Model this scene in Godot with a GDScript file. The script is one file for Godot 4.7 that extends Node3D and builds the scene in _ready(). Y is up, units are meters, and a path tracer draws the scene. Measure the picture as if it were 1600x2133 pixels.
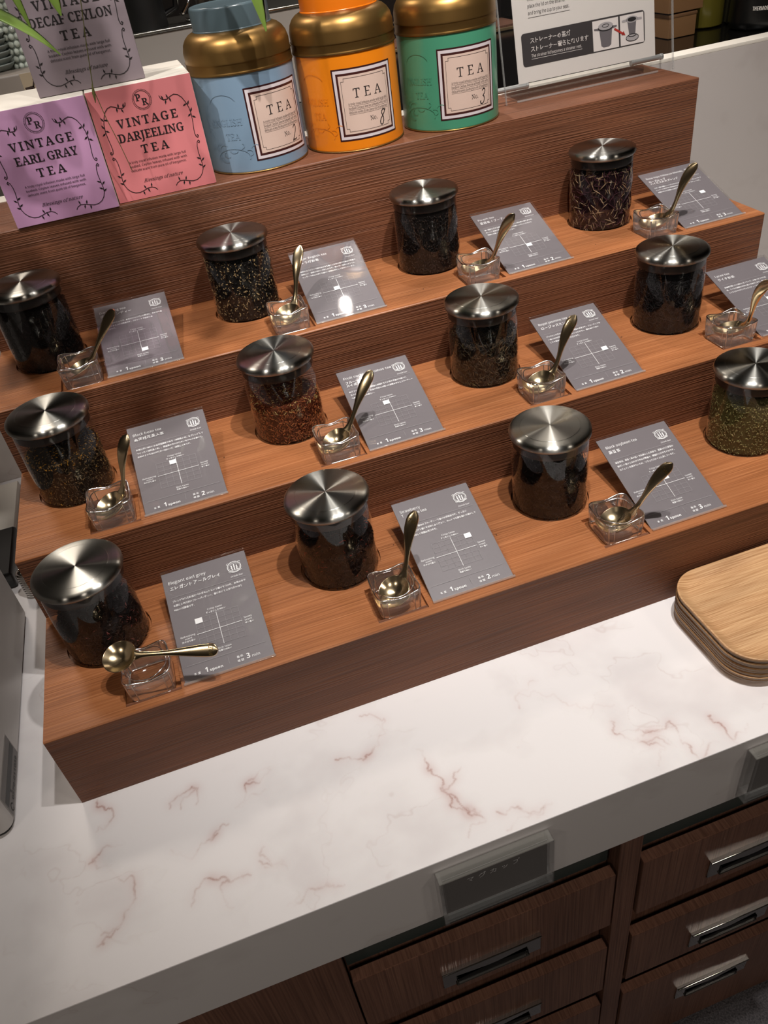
extends Node3D
# A tea counter: stepped walnut display with jars of loose tea, name cards, glass spoon rests, tins and boxes on a marble worktop.
# World: floor at y = 0, worktop at y = OY. The heights below are written from the worktop.
const OY := 0.885
const SW := 1.1723                       # width of the stepped display
const SY := [0.0, 0.1159, 0.2107, 0.3066, 0.4708]   # heights of its steps
const SZ := [0.0, 0.0, -0.2, -0.401, -0.5992]        # their front edges
const SHELF_BACK := -0.765
const REC := 0.005                       # depth of the recesses in the steps

var M := {}
var used := {}
var sans: SystemFont
var bold: SystemFont
var serif: SystemFont
var serif_bold: SystemFont
var caps := {}

# ---------------------------------------------------------------- meshes
class Acc:
	var v := PackedVector3Array()
	var n := PackedVector3Array()
	var uv := PackedVector2Array()
	var ix := PackedInt32Array()
	func vert(p: Vector3, nn: Vector3, u := Vector2.ZERO) -> int:
		v.append(p)
		n.append(nn)
		uv.append(u)
		return v.size() - 1
	func tri(a: Vector3, b: Vector3, c: Vector3, out: Vector3) -> void:
		var nn := (b - a).cross(c - a)
		if nn.length() < 1e-14:
			return
		var flip := nn.dot(out) > 0.0
		nn = nn.normalized() if flip else -nn.normalized()
		var k := vert(a, nn)
		vert(c if flip else b, nn)
		vert(b if flip else c, nn)
		ix.append_array(PackedInt32Array([k, k + 1, k + 2]))
	func quad(a: Vector3, b: Vector3, c: Vector3, d: Vector3, out: Vector3) -> void:
		tri(a, b, c, out)
		tri(a, c, d, out)
	# a skin over rings of equally many points; hard: rings where the shading breaks; area-weighted normals
	func loft(rings: Array, hard := [], cap0 := true, cap1 := true, closed := true, open_out := 1.0) -> void:
		var groups := []
		var g := [0]
		for i in range(1, rings.size()):
			g.append(i)
			if i in hard or i == rings.size() - 1:
				groups.append(g)
				g = [i]
		var m: int = rings[0].size()
		var first := v.size()
		var i0 := ix.size()
		for gr in groups:
			var base := v.size()
			for r in gr.size():
				var ring: PackedVector3Array = rings[gr[r]]
				for k in (m + 1 if closed else m):
					vert(ring[k % m], Vector3.ZERO, Vector2(float(k) / m, float(gr[r]) / rings.size()))
			var w := m + 1 if closed else m
			for r in gr.size() - 1:
				for k in w - 1:
					var a: int = base + r * w + k
					ix.append_array(PackedInt32Array([a, a + 1, a + w, a + 1, a + w + 1, a + w]))
		for c in 2:
			if (c == 0 and cap0) or (c == 1 and cap1):
				var ring: PackedVector3Array = rings[0] if c == 0 else rings[-1]
				var mid := Vector3.ZERO
				for p in ring:
					mid += p
				mid /= m
				var base := v.size()
				for k in m + 1:
					vert(ring[k % m], Vector3.ZERO, Vector2(float(k) / m, 0.0 if c == 0 else 1.0))
				for k in m:
					vert(mid, Vector3.ZERO, Vector2((k + 0.5) / m, 0.5))
				for k in m:
					if c == 0:
						ix.append_array(PackedInt32Array([base + k, base + m + 1 + k, base + k + 1]))
					else:
						ix.append_array(PackedInt32Array([base + k, base + k + 1, base + m + 1 + k]))
		# orientation: outside is where the signed volume is positive (open skins: open_out decides by hand)
		var vol := 0.0
		var o := v[first]
		for t in range(i0, ix.size(), 3):
			vol += (v[ix[t]] - o).dot((v[ix[t + 1]] - o).cross(v[ix[t + 2]] - o))
		if not (cap0 and cap1):
			vol *= open_out
		for t in range(i0, ix.size(), 3):
			var nn := (v[ix[t + 1]] - v[ix[t]]).cross(v[ix[t + 2]] - v[ix[t]])
			if vol < 0.0:
				nn = -nn
			else:
				var s := ix[t + 1]
				ix[t + 1] = ix[t + 2]
				ix[t + 2] = s
			for q in 3:
				n[ix[t + q]] += nn
		# the seam of a closed skin shares its normals
		if closed:
			var at0 := first
			for gr in groups:
				for r in gr.size():
					var nn: Vector3 = n[at0] + n[at0 + m]
					n[at0] = nn
					n[at0 + m] = nn
					at0 += m + 1
		for k in range(first, v.size()):
			n[k] = n[k].normalized() if n[k].length() > 1e-20 else Vector3.UP
	func add(o: Acc, t: Transform3D) -> void:
		var b := v.size()
		for k in o.v.size():
			vert(t * o.v[k], (t.basis * o.n[k]).normalized(), o.uv[k])
		for k in o.ix:
			ix.append(b + k)
	func bend(radius: float) -> Acc:        # wraps a flat drawing (x, y, proud) round a can standing on y
		for k in v.size():
			var a := v[k].x / radius
			var r := radius + v[k].z
			v[k] = Vector3(r * sin(a), v[k].y, r * cos(a))
			n[k] = Vector3(sin(a), 0, cos(a))
		return self
	func mesh() -> ArrayMesh:
		var arr := []
		arr.resize(Mesh.ARRAY_MAX)
		arr[Mesh.ARRAY_VERTEX] = v
		arr[Mesh.ARRAY_NORMAL] = n
		arr[Mesh.ARRAY_TEX_UV] = uv
		arr[Mesh.ARRAY_INDEX] = ix
		var am := ArrayMesh.new()
		am.add_surface_from_arrays(Mesh.PRIMITIVE_TRIANGLES, arr)
		return am

func ring(r: float, y: float, m := 64, c := Vector3.ZERO) -> PackedVector3Array:
	var p := PackedVector3Array()
	for k in m:
		var a := TAU * k / m
		p.append(c + Vector3(r * cos(a), y, r * sin(a)))
	return p

func rrect(w: float, d: float, r: float, y: float, q := 2) -> PackedVector3Array:
	var p := PackedVector3Array()
	for c in 4:
		var cx := (w / 2 - r) * (1.0 if c in [0, 3] else -1.0)
		var cz := (d / 2 - r) * (1.0 if c in [0, 1] else -1.0)
		for k in q + 1:
			var a := PI / 2 * (c + float(k) / q)
			p.append(Vector3(cx + r * cos(a), y, cz + r * sin(a)))
	return p

# a box with softened edges, base at y = 0, middle at x = z = 0
func rbox(w: float, h: float, d: float, b := 0.001, r := 0.0, q := 2) -> Acc:
	var A := Acc.new()
	r = maxf(r, b)
	A.loft([rrect(w - 2 * b, d - 2 * b, maxf(r - b, 0.0001), 0, q), rrect(w, d, r, b, q), rrect(w, d, r, h - b, q), rrect(w - 2 * b, d - 2 * b, maxf(r - b, 0.0001), h, q)])
	return A

func lathe(prof: Array, m := 64, hard := [], cap0 := true, cap1 := true, open_out := 1.0) -> Acc:
	var A := Acc.new()
	var rings := []
	for p in prof:
		rings.append(ring(p.x, p.y, m))
	A.loft(rings, hard, cap0, cap1, true, open_out)
	return A

func tube(pts: Array, rad: Array, m := 10) -> Acc:
	var A := Acc.new()
	var rings := []
	var side := Vector3.ZERO
	for i in pts.size():
		var t: Vector3 = (pts[mini(i + 1, pts.size() - 1)] - pts[maxi(i - 1, 0)]).normalized()
		if side == Vector3.ZERO:
			side = t.cross(Vector3(0.31, 0.2, 0.93)).normalized()
		side = (side - t * side.dot(t)).normalized()
		var up := t.cross(side)
		var p := PackedVector3Array()
		var r: float = rad[mini(i, rad.size() - 1)]
		for k in m:
			var a := TAU * k / m
			p.append(pts[i] + side * r * cos(a) + up * r * sin(a))
		rings.append(p)
	A.loft(rings)
	return A

# ---------------------------------------------------------------- flat print
func frect(A: Acc, x0: float, y0: float, x1: float, y1: float, z := 0.0, cut := 1) -> void:
	for k in cut:
		var a := lerpf(x0, x1, float(k) / cut)
		var b := lerpf(x0, x1, float(k + 1) / cut)
		A.quad(Vector3(a, y0, z), Vector3(b, y0, z), Vector3(b, y1, z), Vector3(a, y1, z), Vector3.BACK)

func fdisc(A: Acc, c: Vector2, rx: float, ry: float, z := 0.0, m := 20) -> void:
	for k in m:
		var a := TAU * k / m
		var b := TAU * (k + 1) / m
		A.tri(Vector3(c.x, c.y, z), Vector3(c.x + rx * cos(a), c.y + ry * sin(a), z), Vector3(c.x + rx * cos(b), c.y + ry * sin(b), z), Vector3.BACK)

func fline(A: Acc, pts: Array, w: float, z := 0.0) -> void:
	for i in pts.size() - 1:
		var d: Vector2 = pts[i + 1] - pts[i]
		if d.length() < 1e-7:
			continue
		d = d.normalized()
		var s := Vector2(-d.y, d.x) * w / 2
		var a: Vector2 = pts[i] - d * w * 0.3
		var b: Vector2 = pts[i + 1] + d * w * 0.3
		A.quad(Vector3(a.x - s.x, a.y - s.y, z), Vector3(b.x - s.x, b.y - s.y, z), Vector3(b.x + s.x, b.y + s.y, z), Vector3(a.x + s.x, a.y + s.y, z), Vector3.BACK)

func farc(A: Acc, c: Vector2, rx: float, ry: float, a0: float, a1: float, w: float, z := 0.0, m := 24) -> void:
	var p := []
	for k in m + 1:
		var a := lerpf(a0, a1, float(k) / m)
		p.append(c + Vector2(rx * cos(a), ry * sin(a)))
	fline(A, p, w, z)

func fpoly(A: Acc, pts: PackedVector2Array, z := 0.0) -> void:
	var t := Geometry2D.triangulate_polygon(pts)
	for k in range(0, t.size(), 3):
		A.tri(Vector3(pts[t[k]].x, pts[t[k]].y, z), Vector3(pts[t[k + 1]].x, pts[t[k + 1]].y, z), Vector3(pts[t[k + 2]].x, pts[t[k + 2]].y, z), Vector3.BACK)

func frrect(A: Acc, x0: float, y0: float, x1: float, y1: float, r: float, z := 0.0) -> void:
	var p := PackedVector2Array()
	for q in rrect(x1 - x0, y1 - y0, r, 0, 5):
		p.append(Vector2(q.x + (x0 + x1) / 2, q.z + (y0 + y1) / 2))
	fpoly(A, p, z)

func letters(font: Font, s: String) -> Array:
	var t := TextMesh.new()
	t.font = font
	t.font_size = 48
	t.pixel_size = 1.0 / 48
	t.depth = 0.0
	t.curve_step = 2.0
	t.text = s
	return t.get_mesh_arrays()

# one line of lettering: cap = height of a capital, x = where it starts (or its middle / end), width > 0 fits it, track spreads it out to that width
func ftext(A: Acc, font: Font, s: String, cap: float, x: float, y: float, width := 0.0, align := 0, track := false, slant := 0.0, z := 0.0, rough_step := false) -> void:
	if track:
		var adv := []
		var sum := 0.0
		for ch in s:
			var aw := font.get_string_size(ch, HORIZONTAL_ALIGNMENT_LEFT, -1, 48).x / 48
			adv.append(aw)
			sum += aw
		var k0: float = cap / cap_of(font)[1]
		var gap: float = (width - sum * k0) / maxf(1.0, s.length() - 1)
		var at: float = x - (width / 2 if align == 1 else 0.0)
		for i in s.length():
			if s[i] != " ":
				ftext(A, font, s[i], cap, at + adv[i] * k0 / 2, y, 0.0, 1, false, slant, z)
			at += adv[i] * k0 + gap
		return
	var arr := letters(font, s)
	if arr.is_empty() or arr[Mesh.ARRAY_VERTEX] == null:
		return
	var v: PackedVector3Array = arr[Mesh.ARRAY_VERTEX]
	var id: PackedInt32Array = arr[Mesh.ARRAY_INDEX] if arr[Mesh.ARRAY_INDEX] != null else PackedInt32Array(range(v.size()))
	var c := cap_of(font)
	var lo := 1e9
	var hi := -1e9
	for p in v:
		lo = minf(lo, p.x)
		hi = maxf(hi, p.x)
	var ky: float = cap / c[1]
	var kx := ky if width <= 0.0 else width / (hi - lo)
	var x0 := x - (kx * (hi - lo) / 2 if align == 1 else kx * (hi - lo) if align == 2 else 0.0)
	var b := A.v.size()
	for p in v:
		var yy: float = (p.y - c[0]) * ky
		A.vert(Vector3(x0 + (p.x - lo) * kx + slant * yy, y + yy, z), Vector3.BACK)
	for k in id:
		A.ix.append(b + k)

func cap_of(font: Font) -> Array:
	if not caps.has(font):
		var lo := 1e9
		var hi := -1e9
		for p in letters(font, "H")[Mesh.ARRAY_VERTEX]:
			lo = minf(lo, p.y)
			hi = maxf(hi, p.y)
		caps[font] = [lo, hi - lo]
	return caps[font]

# Japanese lettering drawn stroke by stroke on a ten-by-ten grid: each pair of digits is a point
var KANA := {
	"ア": "118164 534729", "イ": "714416 5359", "ウ": "5052 1512827749", "エ": "2282 5258 1898", "オ": "1393 616958 6318", "カ": "13837958 514619", "キ": "2382 1695 4069",
	"ク": "4115 42826729", "グ": "4115 42826729 7082 8091", "コ": "228288 1888", "サ": "1393 3136 717559", "シ": "2142 1435 196793", "ジ": "2142 1435 196793 7082 8091", "ス": "22826519 6699",
	"ズ": "22826519 6699 7082 8091", "セ": "149376 313898", "タ": "4115 42826729 3566", "ダ": "4115 42826729 3566 7082 8091", "チ": "7122 1594 525639", "ッ": "2436 4456 846839", "ツ": "1224 4254 825739",
	"テ": "2181 1494 545639", "ティ": "", "ィ": "744637 5559", "ト": "3139 3475", "ド": "3139 3475 7082 8091", "ナ": "1494 515729", "ニ": "2282 1888", "ハ": "4218 6298", "バ": "4218 6298 7082 8091",
	"パ": "4218 6298 7080918170", "ヒ": "212888 2583", "ビ": "212888 2583 7082 8091", "フ": "22826729", "ブ": "22826729 7082 8091", "プ": "22726729 8081919080", "ベ": "164397 7082 8091", "ホ": "1393 5159 3518 7598",
	"マ": "128247 3569", "ミ": "2273 2575 1889", "ム": "512887 6599", "メ": "8119 2378", "モ": "2282 1595 525898", "ャ": "268577 4459", "ヤ": "148376 3259", "ョ": "348489 3686 3989", "ラ": "2181 14846739",
	"リ": "2126 717649", "ル": "313619 616895", "レ": "212884", "ロ": "2282882822", "ワ": "1512826739", "ン": "1234 196793", "ー": "1585", "ェ": "3575 5559 2989", "ボ": "1393 5159 3518 7598 7082 8091", "ガ": "13837958 514619 7082 8091",
	"あ": "1282 404659 7458282654858869", "い": "222748 7376", "う": "3152 2463857749", "お": "1373 404929 271654858859 7192", "か": "13737958 413519 8295", "が": "13737958 413519 7082 8091", "き": "2282 1585 4077 274979",
	"く": "712579", "け": "2129 4393 717759", "こ": "2272 274989", "さ": "1484 4177 274979", "し": "31375987", "す": "1292 50553634545739", "せ": "1494 717657 313888", "そ": "21711584465979", "た": "1272 4118 5585 485989",
	"だ": "1272 4118 5585 485989 7082 8091", "ち": "1282 4126 2664867849", "っ": "26658759", "つ": "1362847748", "て": "1282454779", "で": "1282454779 7285 8394", "と": "3144 74363889", "な": "1262 4116 7283 757858475889",
	"に": "2129 4383 465989", "の": "5238162462857759", "は": "2129 4393 717758476899", "ば": "2129 4393 717758476899 8091", "ひ": "124127587772", "び": "124127587772 8091", "ぱ": "2129 4393 717758476899 8091", "ふ": "4152 54655749 1728 7598",
	"ほ": "2129 4282 4585 727758476899", "ま": "2282 2484 505748274688", "み": "225229172696 737949", "め": "2248 61381815538579", "も": "41485987 2373 2575", "や": "15739476 3249 5163", "よ": "5383 505748274688", "ょ": "5686 54575847",
	"ら": "4152 2326648659", "り": "222637 717649", "る": "2171256486693857", "れ": "2129 12321733 62778899", "ろ": "217125658749", "わ": "2129 1232175373857759", "を": "1272 41265559 84454889", "ん": "41193555587996", "え": "3142 247419 465999",
	"ゃ": "268577 4459", "む": "1373 3137253848 8976", "。": "1728391817", "、": "1829", "「": "735357", "」": "464818", "(": "724468", ")": "325528",
	"紅": "31142445 411646 3639 1829 5768 5393 7378 5898", "茶": "1292 3133 6163 5316 5397 2777 5559 4729 6789", "黒": "2181852521 5157 2686 1797 1829 3839 6869 8898", "豆": "1181 2373762623 3748 7758 1989",
	"台": "512575 6285 2686892926", "湾": "1122 1324 1936 3191 6062 4345 8385 5355 6365 377747787899", "桂": "1343 2129 2416 2446 5292 7074 5494 5696 7478 5999", "花": "1191 3032 6062 3316 2529 53589898 8556",
	"美": "3041 7061 2282 2484 1696 5156 1898 5719 5799", "人": "514719 5598", "普": "1191 3041 7061 4144 6164 1494 2686892926 2888", "洱": "1122 1324 1936 3191 4149 8189 4484 4686 2999", "味": "1232371712 5393 4696 7179 7658 7698",
	"香": "7122 1393 5156 5316 5396 2686892926 2888", "爽": "1292 5056 1324 3324 6374 8374 5519 5599", "甘": "1393 3138 7178 3878 3575", "濃": "1122 1324 1936 3181843431 5054 6064 3696 3619 5888 5899", "厚": "1191 1119 3282853532 3373 3686 6669 2898",
	"抽": "1343 303918 1645 5393995953 7079 5696", "出": "5058 2124 2484 8184 1518 1898 9598", "時": "1242481812 1545 5292 7074 4494 4696 868958 5667", "間": "1119 114144 1242 1444 619199 6164 6292 6494 3676793936 3777",
	"葉": "1191 3032 6062 1393 3236 6266 3666 1797 5659 5719 5799", "蓋": "1191 3032 6062 2373 5155 1595 5535 6575 2686892926 4649 6669 1999", "置": "1191941411 4144 6164 1595 5456 3676893936 3777 3878 2629 2999",
	"中": "1383871713 5059", "高": "5052 1292 3464663634 1797 1719 9799", "大": "1494 5155 5519 5599", "上": "5158 5484 1898", "気": "4115 2282 2474 247698 3647 6337",
}

func fkana(A: Acc, s: String, size: float, x: float, y: float, w: float, pitch := 0.0, z := 0.0) -> void:
	var step := pitch if pitch > 0.0 else size * 1.02
	var spare := ["葉", "厚", "香", "時", "間", "紅", "美", "湾", "黒"]
	for i in s.length():
		var ch := s[i]
		if ch == " ":
			continue
		var g: String = KANA.get(ch, "")
		if g == "":
			g = KANA[spare[ch.unicode_at(0) % spare.size()]]
		for st in g.split(" ", false):
			var pts := []
			for k in range(0, st.length() - 1, 2):
				pts.append(Vector2(x + i * step + size * (0.04 + 0.1 * int(st[k])), y + size * (0.95 - 0.1 * int(st[k + 1]))))
			fline(A, pts, w, z)

# ---------------------------------------------------------------- objects
func free_name(called: String) -> String:
	var k: int = used.get(called, 0)
	used[called] = k + 1
	return called if k == 0 else "%s_%03d" % [called, k]

func tag(o: Node3D, label: String, category: String, group := "") -> void:
	o.set_meta("label", label)
	o.set_meta("category", category)
	if group != "":
		o.set_meta("group", group)

func thing(called: String, label: String, category: String, at: Vector3, group := "") -> Node3D:
	var o := Node3D.new()
	o.name = free_name(called)
	add_child(o)
	o.position = at + Vector3(0, OY, 0)
	tag(o, label, category, group)
	return o

func part(parent: Node, called: String, A, m: Material, xf := Transform3D.IDENTITY) -> MeshInstance3D:
	var o := MeshInstance3D.new()
	o.name = called
	o.mesh = A.mesh() if A is Acc else A
	o.material_override = m
	o.transform = xf
	parent.add_child(o, true)
	return o

func structure(called: String, A, m: Material, at: Vector3) -> MeshInstance3D:
	var o := part(self, called, A, m, Transform3D(Basis.IDENTITY, at))
	o.set_meta("kind", "structure")
	return o

func at(x: float, y: float, z: float) -> Transform3D:
	return Transform3D(Basis.IDENTITY, Vector3(x, y, z))

# ---------------------------------------------------------------- materials
func mat(c: Color, rough := 0.5, metal := 0.0, spec := 0.5) -> StandardMaterial3D:
	var m := StandardMaterial3D.new()
	m.albedo_color = c
	m.roughness = rough
	m.metallic = metal
	m.metallic_specular = spec
	return m

func pane(alpha: float, c := Color.WHITE) -> StandardMaterial3D:
	var m := mat(Color(c.r, c.g, c.b, alpha), 0.02)
	m.transparency = BaseMaterial3D.TRANSPARENCY_ALPHA
	return m

func crystal(c: Color, k := 0.05) -> StandardMaterial3D:
	var m := mat(c, 0.01)
	m.refraction_enabled = true
	m.refraction_scale = k
	return m

func noise(seed_: int, freq: float, oct := 3) -> FastNoiseLite:
	var f := FastNoiseLite.new()
	f.seed = seed_
	f.frequency = freq
	f.noise_type = FastNoiseLite.TYPE_SIMPLEX_SMOOTH
	f.fractal_octaves = oct
	return f

# noise drawn out along x that repeats without a seam
func grain(f: FastNoiseLite, x: float, y: float, w: float, h: float, stretch: float, bx: float, by: float) -> float:
	var v := f.get_noise_2d(x / stretch, y)
	if bx > 0.0:
		v = lerpf(v, f.get_noise_2d((x - w) / stretch, y), bx)
	if by > 0.0:
		var u := f.get_noise_2d(x / stretch, y - h)
		if bx > 0.0:
			u = lerpf(u, f.get_noise_2d((x - w) / stretch, y - h), bx)
		v = lerpf(v, u, by)
	return v

# straight-grained veneer: pixels run along the grain in x; returns [colour, relief]
func wood_maps(seed_: int, dark: Color, mid: Color, light: Color, w: int, h: int, stretch: float, ribs: float, upright := false) -> Array:
	var im := Image.create_empty(w, h, false, Image.FORMAT_RGB8)
	var hm := Image.create_empty(w, h, false, Image.FORMAT_RGB8)
	var a := noise(seed_, 0.02, 2)
	var b := noise(seed_ + 1, 0.27, 2)
	var c := noise(seed_ + 2, 0.005, 2)
	for y in h:
		for x in w:
			var bx := clampf((x - 0.75 * w) / (0.25 * w), 0.0, 1.0)
			var by := clampf((y - 0.88 * h) / (0.12 * h), 0.0, 1.0)
			var g := grain(b, x, y, w, h, stretch, bx, by)
			var l := grain(a, x, y, w, h, stretch * 1.6, bx, by)
			var t := 0.5 + 0.62 * g + 0.16 * l
			t = clampf(t, 0.0, 1.0)
			var col := dark.lerp(mid, t * 2.0) if t < 0.5 else mid.lerp(light, t * 2.0 - 1.0)
			var k := 1.0 + 0.10 * grain(c, x, y, w, h, 1.0, bx, by)
			im.set_pixel(x, y, Color(col.r * k, col.g * k, col.b * k))
			var rib := clampf(0.5 + 0.9 * g * ribs, 0.0, 1.0)
			hm.set_pixel(x, y, Color(rib, rib, rib))
	if upright:
		im.rotate_90(CLOCKWISE)
		hm.rotate_90(CLOCKWISE)
	return [ImageTexture.create_from_image(im), ImageTexture.create_from_image(hm)]

func wood(maps: Array, scale: Vector3, rough: float, relief: float, turn := false) -> StandardMaterial3D:
	var m := mat(Color.WHITE, rough, 0.0, 0.4)
	m.albedo_texture = maps[0]
	m.uv1_triplanar = true
	m.uv1_world_triplanar = true
	m.uv1_triplanar_sharpness = 20.0
	m.uv1_scale = scale
	if relief > 0.0:
		m.heightmap_enabled = true
		m.heightmap_texture = maps[1]
		m.heightmap_scale = relief
	return m

func marble_maps(size: int, span: float) -> ImageTexture:
	var im := Image.create_empty(size, size, false, Image.FORMAT_RGB8)
	var a := noise(41, 0.0035, 4)
	var b := noise(42, 0.009, 4)
	var c := noise(43, 0.02, 3)
	var wx := noise(44, 0.02, 4)
	var k := 1280.0 / size
	for y in size:
		for x in size:
			var p := a.get_noise_2d(x * k, y * k)
			var q := b.get_noise_2d(x * k + 60.0 * p, y * k * 1.3)
			var r := c.get_noise_2d(x * k, y * k)
			var vein := clampf(1.0 - absf(q + 0.16 * r) * 34.0, 0.0, 1.0) * clampf(p * 2.4 + 0.05 + r * 0.6, 0.0, 1.0) * 0.16
			var haze := clampf(0.22 * p + 0.18 * q, -0.2, 0.3)
			var col := Color(0.875, 0.86, 0.855).lerp(Color(0.745, 0.71, 0.71), clampf(haze * 1.9 + r * 0.12, 0.0, 1.0)).lerp(Color(0.60, 0.49, 0.46), vein)
			im.set_pixel(x, y, col)
	# the strongest veins, where they run across the worktop (x, z in metres)
	var V2 := func(x: float, z: float) -> Vector2: return Vector2(x, z)
	var runs := [
		[[7, 171], [28, 160], [45, 147], [52, 134], [51, 118], [46, 110]], [[126, 148], [141, 151], [146, 156], [141, 166], [148, 188]], [[112, 112], [128, 103], [145, 104]],
		[[183, 147], [198, 155], [205, 169]], [[222, 196], [237, 200], [263, 206]], [[92, 47], [111, 36], [123, 31]], [[171, 75], [182, 55], [202, 50], [217, 36]],
		[[285, 65], [315, 72], [338, 59], [354, 47], [356, 23]], [[4, 78], [10, 76], [33, 69]], [[15, 2], [32, 28], [31, 36]], [[382, 85], [396, 169], [420, 191]], [[389, 172], [395, 144]],
		[[595, 156], [618, 176], [630, 192], [614, 211]], [[622, 161], [655, 168], [658, 190], [663, 213]], [[700, 174], [709, 212], [710, 223]], [[430, 190], [470, 205], [490, 200]], [[520, 60], [560, 80], [580, 110], [610, 120]],
	]
	var rng := RandomNumberGenerator.new()
	rng.seed = 7
	for i in 17:                               # side branches
		for q in 2:
			var from: Array = runs[i][rng.randi_range(0, runs[i].size() - 1)]
			var dir := Vector2.from_angle(rng.randf() * TAU)
			var walk := [from]
			for n3 in 3:
				dir = dir.rotated(rng.randf_range(-0.7, 0.7))
				walk.append([walk[-1][0] + dir.x * rng.randf_range(6, 16), walk[-1][1] + dir.y * rng.randf_range(4, 10)])
			runs.append(walk)
	var halo := PackedFloat32Array()
	halo.resize(size * size)
	var core := PackedFloat32Array()
	core.resize(size * size)
	for n in runs.size():
		var run: Array = runs[n]
		var main := n < 17
		for i in run.size() - 1:
			var p0 := Vector2(run[i][0], run[i][1]) / 1000.0
			var p1 := Vector2(run[i + 1][0], run[i + 1][1]) / 1000.0
			var steps := int(p0.distance_to(p1) / 0.0007) + 1
			for s in steps:
				var p := p0.lerp(p1, float(s) / steps)
				var px := (p.x + 0.3) / span * size
				var py := (p.y + 0.8) / span * size
				px += wx.get_noise_2d(px * 2.2, py * 2.2) * 9.0
				py += wx.get_noise_2d(py * 2.2 + 300.0, px * 2.2) * 9.0
				var st := clampf(0.20 + 0.7 * wx.get_noise_2d(px * 1.2 + 900.0, py * 1.2), 0.05, 0.55) * (1.0 if main else 0.5)
				for dy in range(-9, 10):
					for dx in range(-9, 10):
						var qx := int(px) + dx
						var qy := int(py) + dy
						if qx < 0 or qy < 0 or qx >= size or qy >= size:
							continue
						var dd := Vector2(qx - px, qy - py).length_squared()
						var at_ := qy * size + qx
						halo[at_] = halo[at_] + exp(-dd / 30.0) * st * 0.045
						if dd < 4.0:
							core[at_] = maxf(core[at_], exp(-dd / 0.6) * st * 1.5)
	for k2 in size * size:
		if halo[k2] > 0.004:
			var x := k2 % size
			var y := k2 / size
			var col := im.get_pixel(x, y).lerp(Color(0.74, 0.625, 0.61), minf(halo[k2] * 0.85, 0.4))
			im.set_pixel(x, y, col.lerp(Color(0.58, 0.42, 0.38), minf(core[k2] * 0.85, 0.7)))
	return ImageTexture.create_from_image(im)

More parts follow.
